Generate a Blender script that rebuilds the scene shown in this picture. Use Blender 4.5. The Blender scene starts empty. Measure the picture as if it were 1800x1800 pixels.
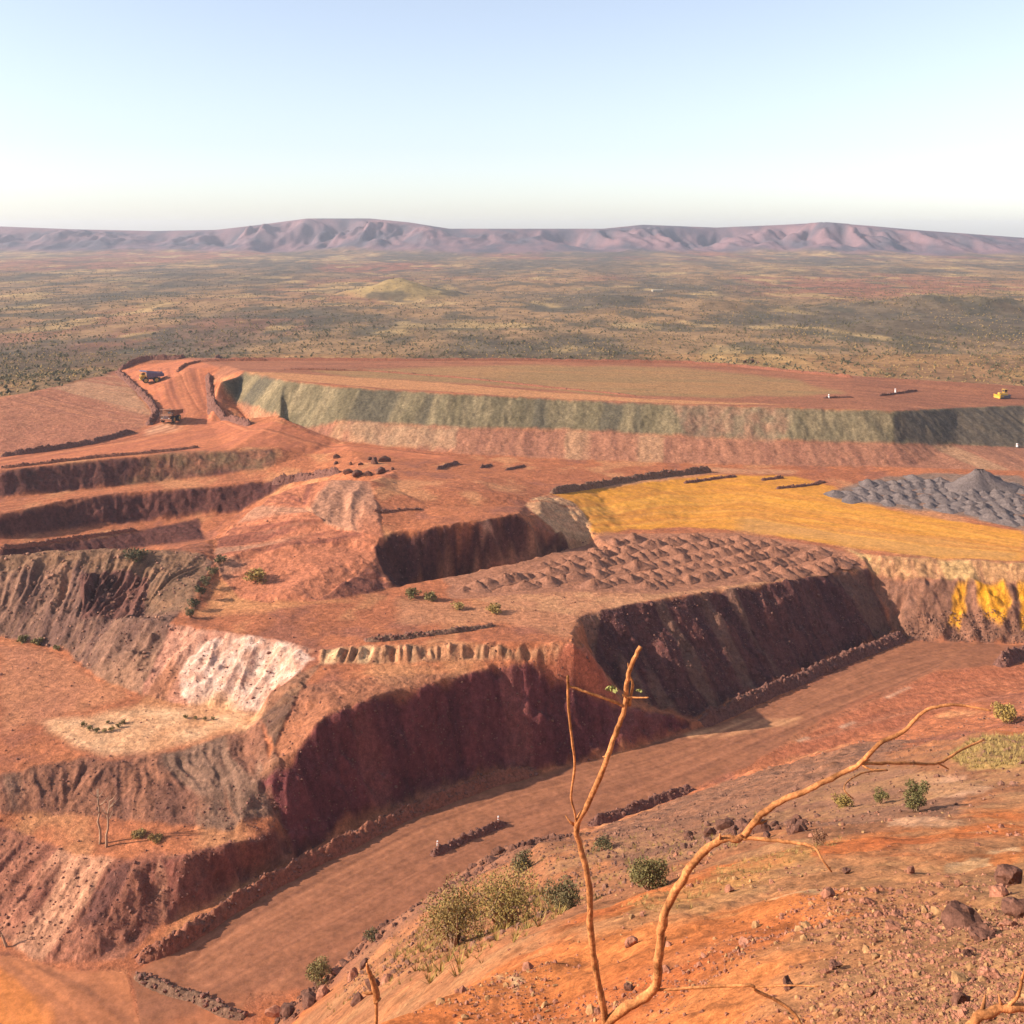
import bpy, bmesh, math, random
import numpy as np
from mathutils import Vector, Matrix, geometry
R = math.radians
random.seed(7)
C = bpy.context.scene.collection
sc = bpy.context.scene

# ------------------------------------------------------------------ camera, sky, sun, exposure
F = 1930.0            # focal length in photograph pixels (1800 wide)
HZ = 405.0            # eye-level row of the photograph
CZ = 140.0            # height of the viewpoint
cam = bpy.data.cameras.new('camera'); camo = bpy.data.objects.new('camera', cam); C.objects.link(camo)
camo.location = (0, 0, CZ); camo.rotation_euler = (R(90), 0, 0)
cam.sensor_width = 36.0; cam.lens = 36.0 * F / 1800.0
cam.shift_y = -(900 - HZ) / 1800.0
cam.clip_start = 0.3; cam.clip_end = 60000
sc.camera = camo

SUN_EL, SUN_AZ = 25.0, -9.0     # elevation; degrees behind (+) or before (-) the picture plane, on the left
w = bpy.data.worlds.new('World'); sc.world = w; w.use_nodes = True
nt = w.node_tree
sky = nt.nodes.new('ShaderNodeTexSky'); sky.sky_type = 'NISHITA'; sky.sun_disc = False
sky.sun_elevation = R(SUN_EL); sky.sun_rotation = R(-(90 - SUN_AZ))
sky.altitude = 400; sky.air_density = 1.0; sky.dust_density = 0.9; sky.ozone_density = 1.6
hs = nt.nodes.new('ShaderNodeHueSaturation'); hs.inputs['Saturation'].default_value = 0.62
tn = nt.nodes.new('ShaderNodeMix'); tn.data_type = 'RGBA'; tn.blend_type = 'MULTIPLY'; tn.inputs['Factor'].default_value = 1; tn.inputs['B'].default_value = (1.0, 1.0, 1.06, 1)
nt.links.new(sky.outputs[0], hs.inputs['Color']); nt.links.new(hs.outputs[0], tn.inputs['A']); nt.links.new(tn.outputs['Result'], nt.nodes['Background'].inputs[0])
nt.nodes['Background'].inputs[1].default_value = 0.122
sl = bpy.data.lights.new('sun', 'SUN'); slo = bpy.data.objects.new('sun', sl); C.objects.link(slo)
sl.energy = 5.0; sl.angle = R(0.5); sl.color = (1.0, 0.90, 0.76)
sd = Vector((-math.cos(R(SUN_AZ)) * math.cos(R(SUN_EL)), math.sin(R(SUN_AZ)) * math.cos(R(SUN_EL)), math.sin(R(SUN_EL))))
slo.rotation_euler = sd.to_track_quat('Z', 'Y').to_euler()
slo.location = (-200, 100, 300)
sc.view_settings.view_transform = 'Standard'; sc.view_settings.look = 'None'
sc.view_settings.exposure = 0.78; sc.view_settings.gamma = 1.0
sc.cycles.max_bounces = 5; sc.cycles.diffuse_bounces = 1; sc.cycles.volume_bounces = 0
sc.cycles.volume_step_rate = 4

# ------------------------------------------------------------------ noise
def _h(ix, iy, s):
    h = (ix.astype(np.uint32) * np.uint32(374761393) + iy.astype(np.uint32) * np.uint32(668265263) + np.uint32((s * 974711) & 0xffffffff))
    h = (h ^ (h >> np.uint32(13))) * np.uint32(1274126177)
    return ((h ^ (h >> np.uint32(16))) & np.uint32(0xffff)).astype(np.float32) / 32767.5 - 1.0
def vn(x, y, s=0):
    xi = np.floor(x); yi = np.floor(y)
    fx = (x - xi).astype(np.float32); fy = (y - yi).astype(np.float32)
    xi = xi.astype(np.int32); yi = yi.astype(np.int32)
    ux = fx * fx * (3 - 2 * fx); uy = fy * fy * (3 - 2 * fy)
    a = _h(xi, yi, s); b = _h(xi + 1, yi, s); c = _h(xi, yi + 1, s); d = _h(xi + 1, yi + 1, s)
    a = a + (b - a) * ux; c = c + (d - c) * ux
    return a + (c - a) * uy
def fbm(x, y, o=4, s=0, g=0.5):
    r = 0; a = 1.0; t = 0
    for k in range(o):
        r = r + a * vn(x + 17.3 * k, y - 9.1 * k, s + k); t += a; a *= g
        x, y = 1.6 * x + 1.2 * y, 1.6 * y - 1.2 * x
    return r / t
def ss(a, b, x):
    t = np.clip((x - a) / (b - a), 0, 1); return t * t * (3 - 2 * t)

# ------------------------------------------------------------------ survey: break lines of the mine (u, v, drop below the eye)
VX, VE, LN = [], [], {}
_key = {}
def vert(x, y, H):
    k = (round(x, 2), round(y, 2))
    if k not in _key:
        _key[k] = len(VX); VX.append((x, y, H))
    return _key[k]
def pt(u, v, H):
    D = F * H / (v - HZ); return ((u - 900) / F * D, D, H)
def pd(u, v, D):
    return ((u - 900) / F * D, D, (v - HZ) * D / F)
def line(name, pts, left=False, right=False):
    P = [pt(*p) for p in pts]
    if left: P.insert(0, pt(-900, pts[0][1], pts[0][2]))
    if right: P.append(pt(2700, pts[-1][1], pts[-1][2]))
    ids = [vert(*p) for p in P]
    LN[name] = [(p[0], p[1]) for p in P]
    for a, b in zip(ids, ids[1:]):
        if a != b: VE.append((a, b))
def lined(name, pts):
    P = [pd(*p) for p in pts]; ids = [vert(*p) for p in P]; LN[name] = [(p[0], p[1]) for p in P]
    for a, b in zip(ids, ids[1:]): VE.append((a, b))
def P(u, D, H): vert((u - 900) / F * D, D, H)

# near hillside
for u, col in {
    -900: [(3, 2528), (20, 2200), (28, 2000)], 200: [(3, 2528), (20, 2200), (28, 2000)],
    560: [(3, 2528), (22, 2100), (27, 1950), (30, 1850)], 750: [(3, 2528), (22, 2080), (29, 1870), (33.5, 1752)],
    880: [(3, 2528), (22, 2060), (30, 1830), (38, 1682)],
    1000: [(3, 2528), (14, 2100), (22, 2000), (30, 1800), (36, 1700), (43, 1620)], 1140: [(3, 2528), (12, 2100), (26, 1790), (34, 1680), (47, 1583)],
    1300: [(3, 2528), (12, 2050), (20, 1800), (26, 1700), (35, 1600), (52, 1515)],
    1500: [(3, 2528), (10, 2000), (16, 1800), (22, 1700), (32, 1590), (45, 1510), (62, 1455)],
    1700: [(3, 2528), (8, 2000), (14, 1790), (20, 1680), (30, 1590), (45, 1510), (75, 1425)],
    1900: [(3, 2500), (7, 2000), (12, 1790), (18, 1680), (28, 1590), (45, 1490), (75, 1400)],
    2700: [(3, 2450), (6, 2000), (11, 1760), (18, 1640), (28, 1540), (45, 1450), (75, 1360)]}.items():
    for D, v in col:
        vert(*pd(u, v, D))
lined('E', [(-900, 2000, 28), (200, 2000, 28), (560, 1850, 30), (750, 1752, 33.5), (880, 1682, 38), (1000, 1620, 43), (1140, 1583, 47), (1300, 1515, 52), (1500, 1455, 62), (1700, 1425, 75), (1900, 1400, 75), (2700, 1360, 75)])
for u in (-900, -200, 250): P(u, 60, 54); P(u, 140, 122)
lined('S', [(440, 1850, 150), (500, 1778, 160), (545, 1735, 164), (600, 1690, 165), (660, 1640, 166), (760, 1575, 168), (850, 1515, 168), (940, 1475, 168), (1000, 1470, 168), (1100, 1462, 172), (1210, 1425, 190)])
for u, v, D in [(580, 1780, 95), (700, 1722, 70), (720, 1668, 110), (850, 1650, 60), (850, 1600, 100), (860, 1545, 140), (1000, 1580, 65), (1000, 1530, 110), (960, 1493, 140), (1140, 1560, 62), (1150, 1500, 110), (1200, 1450, 160),
                (1300, 1470, 80), (1300, 1420, 130), (1500, 1424, 85), (1500, 1385, 120), (1500, 1335, 190), (1700, 1392, 95), (1720, 1335, 120), (1745, 1285, 160), (1900, 1360, 100), (1900, 1300, 150), (2700, 1330, 100), (2700, 1270, 150)]:
    vert(*pd(u, v, D))
# haul road at the foot
line('R2', [(-900, 2080, 126), (250, 2070, 126), (440, 1880, 126), (520, 1775, 125.5), (560, 1735, 125), (660, 1655, 125), (760, 1590, 125), (850, 1530, 125), (940, 1488, 125), (1040, 1455, 125), (1130, 1425, 125), (1220, 1392, 125), (1320, 1357, 125), (1420, 1330, 125), (1500, 1302, 125), (1600, 1272, 125), (1700, 1235, 125), (1850, 1198, 125), (2700, 1180, 125)])
line('R1', [(250, 1700, 125.5), (300, 1668, 125), (400, 1602, 125), (480, 1556, 125), (560, 1511, 125), (640, 1471, 125), (720, 1432, 125), (800, 1400, 125), (880, 1375, 125), (960, 1358, 125), (1060, 1335, 125), (1140, 1310, 125), (1215, 1290, 125), (1290, 1262, 125), (1380, 1224, 125), (1480, 1178, 125), (1595, 1126, 125), (1700, 1130, 125), (1800, 1132, 125), (2700, 1140, 125)])
for u, v in [(-900, 1700), (-900, 1850), (100, 1760), (300, 1760), (100, 1900), (330, 1900)]: vert(*pt(u, v, 126))
# toe of the lower walls
line('T0', [(0, 1642, 126), (60, 1688, 126), (150, 1690, 125.8), (215, 1688, 125.5), (290, 1625, 125), (400, 1568, 125), (470, 1532, 125), (520, 1508, 125)], left=True)
line('T1', [(520, 1508, 125), (600, 1458, 125), (700, 1412, 125), (790, 1381, 125), (880, 1361, 125), (960, 1350, 125), (1060, 1330, 125), (1140, 1304, 125), (1215, 1282, 125)])
# crest of the lower walls
line('G', [(0, 1455, 118.5), (60, 1470, 119), (130, 1500, 119.5), (250, 1513, 118.2), (330, 1502, 117.6), (410, 1484, 117.8), (470, 1474, 119.4), (505, 1474, 121.8)], left=True)
line('K', [(455, 1367, 113.5), (470, 1400, 116), (490, 1440, 119), (512, 1478, 122.2)])
line('C1', [(455, 1367, 113.5), (505, 1350, 112), (525, 1315, 109.5), (560, 1272, 106.5), (600, 1245, 105), (660, 1225, 104.7), (740, 1205, 105), (830, 1183, 105), (870, 1172, 105), (925, 1168, 105.3), (1000, 1203, 110.5), (1100, 1237, 117), (1180, 1255, 121), (1215, 1268, 123.5)])
line('Mt', [(562, 1168, 104), (640, 1166, 103.8), (760, 1163, 104), (860, 1160, 104.2), (930, 1158, 104.3), (985, 1158, 104.6)])
line('Mc', [(560, 1142, 102.8), (640, 1135, 101.7), (760, 1132, 101.2), (860, 1130, 101), (940, 1131, 101), (1010, 1132, 101.3)])
line('Wc', [(230, 1085, 102.5), (330, 1100, 102.5), (430, 1116, 102.5), (500, 1128, 102.7), (560, 1142, 102.8)])
line('N', [(562, 1168, 104), (520, 1188, 105), (475, 1217, 107), (455, 1252, 110)])
line('Wt', [(250, 1222, 112.5), (330, 1240, 112.7), (400, 1246, 112.7), (448, 1250, 112)])
line('Fe', [(0, 1362, 113.5), (70, 1346, 113.5), (150, 1331, 113.5), (200, 1338, 113.7), (280, 1326, 113.5), (350, 1306, 113.2), (425, 1285, 112.6), (455, 1252, 110)], left=True)
for u, v, H in [(60, 1270, 113), (200, 1290, 113), (350, 1272, 113), (0, 1430, 117.5), (110, 1430, 118), (200, 1440, 118.3), (300, 1457, 117.9), (400, 1470, 118), (-900, 1430, 117.5),
                (700, 1190, 104.3), (800, 1100, 102.3), (500, 1085, 102), (650, 1080, 102.8), (960, 1060, 102.4), (930, 1100, 102.1), (500, 1040, 100.5)]: vert(*pt(u, v, H))
# spur with the rock outcrop
line('Sc', [(0, 975, 97), (100, 968, 96.3), (200, 963, 96), (290, 966, 96.3), (350, 972, 97.2), (376, 988, 99)], left=True)
line('Sb', [(0, 1120, 112.5), (60, 1130, 112.6), (120, 1150, 112.8), (170, 1190, 112.8), (250, 1222, 112.5)], left=True)
line('J', [(376, 988, 99), (352, 1038, 101), (330, 1088, 102.5)])
line('Jt', [(395, 1008, 101.3), (372, 1050, 102.6), (352, 1090, 103)])
line('Oc', [(140, 1012, 101.2), (200, 1006, 100.6), (262, 1012, 100.6)])
line('Ob', [(140, 1088, 106.8), (200, 1088, 106.6), (250, 1082, 105.5)])
for u, D, H in [(0, 352, 119), (160, 354, 119), (320, 356, 116), (-900, 352, 119)]: P(u, D, H)
# benches of the far-left pit
line('F1c', [(0, 828, 97), (100, 816, 97), (200, 806, 97), (300, 798, 97), (400, 793, 97.2), (478, 790, 97.5)], left=True)
line('F1t', [(0, 876, 106), (100, 866, 106.5), (200, 856, 106.8), (300, 845, 106.5), (400, 834, 105), (485, 818, 102.5)], left=True)
line('F2c', [(0, 905, 106), (130, 876, 106), (250, 863, 106), (380, 855, 106), (470, 846, 105.8), (530, 838, 104)], left=True)
line('F2t', [(0, 948, 113.5), (130, 930, 115.5), (250, 917, 116), (350, 905, 115), (420, 900, 114)], left=True)
line('F3c', [(0, 966, 114.5), (130, 950, 116), (250, 932, 116.8), (350, 912, 115.8)], left=True)
line('F3t', [(0, 995, 119), (130, 980, 120), (250, 962, 120), (360, 948, 118)], left=True)
# mound and the middle pit
line('Q', [(376, 988, 99), (382, 945, 98.5), (430, 905, 95.5), (480, 871, 91.6), (520, 853, 89.2), (590, 843, 87.2), (650, 846, 88)])
for u, D, H in [(430, 396, 112), (480, 408, 109), (540, 420, 105)]: P(u, D, H)
line('Qt', [(420, 1052, 103), (470, 1060, 102.6), (560, 1056, 102.3), (640, 1045, 102.8), (690, 1032, 103.6)])
line('U', [(655, 965, 97), (668, 950, 95), (690, 936, 94), (770, 926, 93.3), (840, 916, 93), (905, 903, 93), (935, 925, 97), (975, 940, 101.5), (1010, 948, 105.5), (1026, 958, 107.5)])
line('Ut', [(690, 1032, 103.6), (720, 1032, 109), (800, 1035, 113), (880, 1031, 113), (950, 1017, 113), (1000, 990, 111)])
line('Lip', [(690, 1032, 103.6), (760, 1021, 103), (830, 1008, 102.6), (900, 990, 102.8), (960, 975, 104.2), (1026, 958, 107.5)])
line('Vr', [(660, 985, 98.5), (672, 1020, 102)])
for u, v, H in [(750, 890, 92.5), (700, 860, 91), (800, 858, 91.5), (900, 870, 93), (950, 880, 94.8), (700, 826, 95), (900, 832, 98), (620, 830, 97), (640, 812, 98.5), (560, 1000, 98.5), (500, 950, 96)]: vert(*pt(u, v, H))
# pale tip of the yellow pad, the pad itself
line('Yc', [(968, 868, 96.8), (1000, 880, 98), (1018, 892, 99.3), (1035, 915, 102), (1040, 940, 104)])
line('Yt', [(922, 888, 94.9), (948, 908, 96.6), (986, 930, 99.6)])
line('Yf', [(968, 868, 96.8), (1050, 856, 98.3), (1150, 842, 99.6), (1250, 832, 100.5), (1400, 832, 102), (1600, 836, 103), (1800, 842, 103.6)], right=True)
for u, v, H in [(1100, 932, 104.6), (1200, 926, 105), (1300, 930, 105), (1250, 880, 103.5), (1500, 890, 104.6), (1700, 900, 105)]: vert(*pt(u, v, H))
line('Ye', [(1478, 962, 105.8), (1510, 972, 105.8), (1560, 978, 105.7), (1650, 982, 105.7), (1800, 990, 105.7)], right=True)
line('Ym', [(1530, 1012, 110.8), (1600, 1020, 110.6), (1700, 1022, 110.3), (1800, 1024, 110.2)], right=True)
# mesa
line('Ac', [(1020, 1085, 102.5), (1060, 1072, 102.6), (1150, 1055, 103.0), (1250, 1040, 104.3), (1350, 1026, 105.5), (1450, 1010, 107.2), (1528, 1000, 108.6)])
line('At', [(1045, 1165, 112), (1090, 1215, 117.5), (1150, 1245, 121.5), (1215, 1262, 124), (1300, 1228, 124.6), (1400, 1185, 124.8), (1500, 1143, 125), (1568, 1112, 125)])
line('Ar', [(1528, 1000, 108.6), (1540, 1040, 115), (1555, 1080, 120), (1568, 1112, 125)])
line('Ad', [(1020, 1085, 102.5), (1012, 1110, 102), (1010, 1132, 101.3)])
line('Al', [(1010, 1132, 101.3), (1035, 1148, 106), (1045, 1165, 112)])
line('Bn', [(985, 1158, 104.6), (1015, 1165, 106.5), (1045, 1190, 113)])
for u, v, H in [(1000, 1015, 102.6), (1100, 975, 104.1), (1200, 985, 104.4), (1300, 972, 105.2), (1400, 970, 105.9), (1466, 974, 106)]: vert(*pt(u, v, H))
# the big dump
line('DT', [(440, 742, 96.5), (500, 758, 97), (600, 776, 98), (800, 798, 100), (1000, 808, 101), (1200, 815, 102), (1400, 820, 102.6), (1600, 822, 103.2), (1800, 828, 104), (2100, 835, 105)])
for u, D in [(2250, 560), (2700, 560), (2700, 470), (2250, 480)]: P(u, D, 105)
line('DM', [(412, 706, 89.3), (500, 733, 90), (600, 742, 90.5), (700, 747, 90.8), (800, 752, 91), (1000, 757, 92), (1200, 768, 93.5), (1400, 776, 95), (1570, 780, 96), (1680, 783, 99.5), (1800, 787, 102.3), (2100, 780, 104.5)])
line('DC', [(385, 665, 77.3), (430, 652, 75.8), (470, 660, 75.6), (500, 668, 75.7), (600, 680, 76.5), (700, 686, 77.3), (800, 692, 78), (1000, 702, 80), (1200, 711, 81), (1400, 717, 82.1), (1500, 720, 82.8), (1570, 722, 83.6), (1680, 717, 86.5), (1800, 712, 89.5), (2100, 700, 95)])
line('DF', [(240, 631, 80), (330, 628, 79.5), (500, 632, 79), (900, 630, 79), (1200, 634, 80), (1300, 640, 81), (1500, 660, 83), (1700, 672, 85.5), (1800, 678, 88.2), (2100, 690, 94)])
line('Dl', [(385, 665, 77.3), (378, 690, 84), (400, 712, 89.5), (440, 742, 96.5)])
line('Re', [(364, 664, 83.8), (368, 692, 89), (367, 717, 93), (368, 741, 95.7)])
line('Rl', [(205, 652, 86), (245, 690, 90), (270, 715, 93), (275, 738, 95.3), (240, 757, 96.3)])
line('Rd', [(240, 757, 96.3), (120, 785, 97), (0, 798, 97.3)]); 
vert(*pt(-900, 798, 97.3))
line('Sl', [(0, 700, 86), (100, 681, 85.6), (170, 661, 85.7), (205, 652, 86)], left=True)
line('Bk', [(240, 631, 80), (205, 652, 86)])
for u, v, H in [(300, 740, 95), (290, 700, 90), (290, 672, 85), (330, 650, 80.5), (320, 705, 90.8), (330, 725, 93.4), (400, 643, 78.8), (600, 645, 78), (900, 662, 79.6), (1200, 668, 80.6), (1500, 690, 82.6), (150, 730, 92.5), (60, 760, 94.5)]: vert(*pt(u, v, H))
for u, D, H in [(-900, 640, 93), (-200, 640, 93), (-900, 760, 98), (60, 740, 96), (160, 740, 97), (230, 735, 100), (330, 745, 102), (500, 735, 102), (900, 740, 102), (1200, 735, 102), (1300, 725, 102), (1500, 690, 102), (1700, 668, 102), (1900, 660, 103), (2700, 660, 103)]: P(u, D, H)
YB = 905.0
for k in range(13): P(-900 + 300 * k, YB, 102)
for u in (-900, 900, 2700): P(u, 1.5, 2.4)

# ------------------------------------------------------------------ triangulate and sample on the ground's own grid
T = np.concatenate([np.linspace(-0.92, -0.56, 110, endpoint=False), np.linspace(-0.56, 0.56, 1130, endpoint=False), np.linspace(0.56, 0.92, 110)]).astype(np.float64)
ys = [5.0]
while ys[-1] < YB:
    y = ys[-1]
    ys.append(y + (0.0052 * y if y < 60 else max(0.31, 0.0058 * y) if y < 180 else 0.34 if y < 400 else 0.62 if y < 560 else 1.3))
Y = np.array(ys); Y[-1] = YB
NY, NT = len(Y), len(T)
V2 = [Vector((a, b)) for a, b, c in VX]
ov, oe, of, ovi, oei, ofi = geometry.delaunay_2d_cdt(V2, VE, [], 0, 1e-4, True)
HV = []
for i, p in enumerate(ov):
    if ovi[i]: HV.append(VX[ovi[i][0]][2])
    else:                                   # crossing of two break lines: height from the nearest line
        best = (1e9, 0)
        for a, b in VE:
            A, B = V2[a], V2[b]; d = B - A; t = max(0, min(1, (p - A).dot(d) / d.length_squared))
            e = (A + d * t - p).length
            if e < best[0]: best = (e, VX[a][2] * (1 - t) + VX[b][2] * t, a, b)
        HV.append(best[1])
Hm = np.full((NY, NT), 104.0)
for f in of:
    p = [ov[i] for i in f]; h = [HV[i] for i in f]
    tt = [q[0] / q[1] for q in p]; yy = [q[1] for q in p]
    i0, i1 = np.searchsorted(Y, min(yy) - 1e-6), np.searchsorted(Y, max(yy) + 1e-6)
    j0, j1 = np.searchsorted(T, min(tt) - 1e-6), np.searchsorted(T, max(tt) + 1e-6)
    if i1 <= i0 or j1 <= j0: continue
    gy = Y[i0:i1][:, None]; gx = T[None, j0:j1] * gy
    (x0, y0), (x1, y1), (x2, y2) = p
    d = (y1 - y2) * (x0 - x2) + (x2 - x1) * (y0 - y2)
    if abs(d) < 1e-9: continue
    a = ((y1 - y2) * (gx - x2) + (x2 - x1) * (gy - y2)) / d
    b = ((y2 - y0) * (gx - x2) + (x0 - x2) * (gy - y2)) / d
    c = 1 - a - b
    m = (a >= -1e-6) & (b >= -1e-6) & (c >= -1e-6)
    Hm[i0:i1, j0:j1][m] = (a * h[0] + b * h[1] + c * h[2])[m]
def blur(A, r, ax):
    if r < 1: return A
    p = [(0, 0), (0, 0)]; p[ax] = (r + 1, r)
    B = np.cumsum(np.pad(A, p, mode='edge'), axis=ax)
    n = A.shape[ax]
    return (np.take(B, range(2 * r + 1, n + 2 * r + 1), ax) - np.take(B, range(0, n), ax)) / (2 * r + 1)
def soft(A, r):
    for _ in range(2): A = blur(blur(A, r, 0), r, 1)
    return A
YY = np.repeat(Y[:, None], NT, 1); XX = YY * T[None, :]
s1 = soft(Hm, 1); s2 = soft(Hm, 22); s3 = soft(Hm, 7)
k = ss(150, 60, YY); Hm = s1 * (1 - k) + s2 * k
k = ss(470, 560, YY) * 0.0; 
Hb = Hm.copy()                                # smooth base
# ------------------------------------------------------------------ helpers that read the survey
COLT = lambda u: (u - 900) / F
def hit(u, v):
    """world point of the first ground seen at a spot of the survey photograph"""
    j = int(np.clip(np.searchsorted(T, COLT(u)), 1, NT - 1))
    if abs(T[j - 1] - COLT(u)) < abs(T[j] - COLT(u)): j -= 1
    vv = HZ + F * Hb[:, j] / Y
    idx = np.nonzero(vv <= v)[0]
    i = idx[0] if len(idx) else NY - 1
    return (COLT(u) * Y[i], Y[i])
def hits(pts): return [hit(*p) for p in pts]
def zat(x, y, A=None):
    A = Hm if A is None else A
    t = x / y
    i = int(np.clip(np.searchsorted(Y, y) - 1, 0, NY - 2)); j = int(np.clip(np.searchsorted(T, t) - 1, 0, NT - 2))
    a = min(1, max(0, (y - Y[i]) / (Y[i + 1] - Y[i]))); b = min(1, max(0, (t - T[j]) / (T[j + 1] - T[j])))
    h = (A[i, j] * (1 - a) + A[i + 1, j] * a) * (1 - b) + (A[i, j + 1] * (1 - a) + A[i + 1, j + 1] * a) * b
    return CZ - h
def box(poly, m=0):
    xs = [p[0] / p[1] for p in poly]; yy = [p[1] for p in poly]
    return (max(0, np.searchsorted(Y, min(yy) - m) - 1), min(NY, np.searchsorted(Y, max(yy) + m) + 1),
            max(0, np.searchsorted(T, min(xs) - m / max(5, min(yy))) - 1), min(NT, np.searchsorted(T, max(xs) + m / max(5, min(yy))) + 1))
def inside(poly, x, y):
    r = np.zeros(x.shape, bool); n = len(poly)
    for k in range(n):
        x0, y0 = poly[k]; x1, y1 = poly[(k + 1) % n]
        if y0 == y1: continue
        c = ((y0 > y) != (y1 > y)) & (x < (x1 - x0) * (y - y0) / (y1 - y0) + x0)
        r ^= c
    return r
def along(pl, x, y):
    """arc position and distance to a polyline"""
    bs = np.zeros(x.shape, np.float32); bd = np.full(x.shape, 1e9, np.float32); s = 0
    for (x0, y0), (x1, y1) in zip(pl, pl[1:]):
        L = math.hypot(x1 - x0, y1 - y0)
        if L < 1e-6: continue
        dx, dy = (x1 - x0) / L, (y1 - y0) / L
        t = np.clip((x - x0) * dx + (y - y0) * dy, 0, L)
        d = np.hypot(x - x0 - t * dx, y - y0 - t * dy)
        m = d < bd; bd[m] = d[m]; bs[m] = (s + t)[m]; s += L
    return bs, bd
# ------------------------------------------------------------------ wear the survey surface: ragged edges, gullies, rubble
def bil(A, fi, fj):
    i = np.clip(np.floor(fi).astype(np.int32), 0, NY - 2); j = np.clip(np.floor(fj).astype(np.int32), 0, NT - 2)
    a = np.clip(fi - i, 0, 1); b = np.clip(fj - j, 0, 1)
    return (A[i, j] * (1 - a) + A[i + 1, j] * a) * (1 - b) + (A[i, j + 1] * (1 - a) + A[i + 1, j + 1] * a) * b
XF = XX.astype(np.float32); YF = YY.astype(np.float32)
sx = np.gradient(Hm, axis=1) / np.gradient(XX, axis=1)
sy = np.gradient(Hm, axis=0) / np.gradient(YY, axis=0) - T[None, :] * np.gradient(Hm, axis=1) / np.gradient(XX, axis=1)
SLOPE = soft(np.hypot(sx, sy), 2).astype(np.float32)
near = ss(170, 110, YF)
wa = (1.0 - 0.5 * ss(440, 500, YF)) * (1 - near)
dx = wa * (0.8 * vn(XF / 5, YF / 5, 11) + 0.6 * vn(XF / 1.9, YF / 1.9, 12))
dy = wa * (0.8 * vn(XF / 5, YF / 5, 13) + 0.6 * vn(XF / 1.9, YF / 1.9, 14))
rowstep = np.gradient(Y)[:, None]; colstep = np.gradient(T)[None, :] * YY
II, JJ = np.meshgrid(np.arange(NY, dtype=np.float64), np.arange(NT, dtype=np.float64), indexing='ij')
Hm = bil(Hm, np.clip(II + dy / rowstep, 0, NY - 1), np.clip(JJ + (dx - T[None, :] * dy) / colstep, 0, NT - 1))
del II, JJ

COL = np.empty((NY, NT, 3), np.float32)
n1 = fbm(XF / 23, YF / 23, 4, 31)[..., None]; n2 = fbm(XF / 5, YF / 5, 3, 41)[..., None]
COL[:] = np.array((0.43, 0.155, 0.074)) + (np.array((0.34, 0.12, 0.062)) - np.array((0.43, 0.155, 0.074))) * np.clip(0.5 + 0.9 * n1 + 0.5 * n2, 0, 1)
q_ = fbm(XF / 14 + 9, YF / 20, 4, 51)[..., None]
COL += (np.array((0.50, 0.235, 0.115), np.float32) - COL) * ss(0.12, 0.5, q_) * 0.75
COL += (np.array((0.27, 0.105, 0.07), np.float32) - COL) * ss(0.12, 0.5, -q_ + 0.3 * n2) * 0.75
ROUGH = np.zeros((NY, NT), np.float32)
ZONE = np.zeros((NY, NT), np.uint8)
def mask(poly, soft_m=1.5, warp=1.5, fr=6.0, seed=5):
    i0, i1, j0, j1 = box(poly, soft_m + warp)
    x = XF[i0:i1, j0:j1]; y = YF[i0:i1, j0:j1]
    m = inside(poly, x + warp * fbm(x / fr, y / fr, 3, seed), y + warp * fbm(x / fr, y / fr, 3, seed + 9)).astype(np.float32)
    st = float(np.mean(rowstep[i0:i1])); r = int(min(25, max(1, soft_m / st / 2)))
    return (slice(i0, i1), slice(j0, j1)), blur(blur(blur(m, r, 0), r, 1), max(1, r // 2), 0), x, y
def paint(poly, c, c2=None, soft_m=1.5, warp=1.5, fr=6.0, k=1.0, seed=5, s=8.0, aniso=None, gain=1.2, rough=None):
    """a patch of another soil, or shade put into the colour"""
    sl, m, x, y = mask(poly, soft_m, warp, fr, seed)
    c = np.array(c, np.float32)
    if c2 is not None:
        if aniso:
            a = math.radians(aniso); p = x * math.cos(a) + y * math.sin(a); q = -x * math.sin(a) + y * math.cos(a)
            n = fbm(p / (s * 7), q / s, 4, seed + 3)
        else: n = fbm(x / s, y / s, 4, seed + 3)
        c = c + (np.array(c2, np.float32) - c) * np.clip(0.5 + gain * n, 0, 1)[..., None]
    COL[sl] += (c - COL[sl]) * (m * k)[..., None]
    if rough is not None: ROUGH[sl] += (rough - ROUGH[sl]) * m
def zone(poly, z, soft_m=0.3):
    sl, m, x, y = mask(poly, soft_m, 0.4)
    ZONE[sl][m > 0.5] = z
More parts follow.
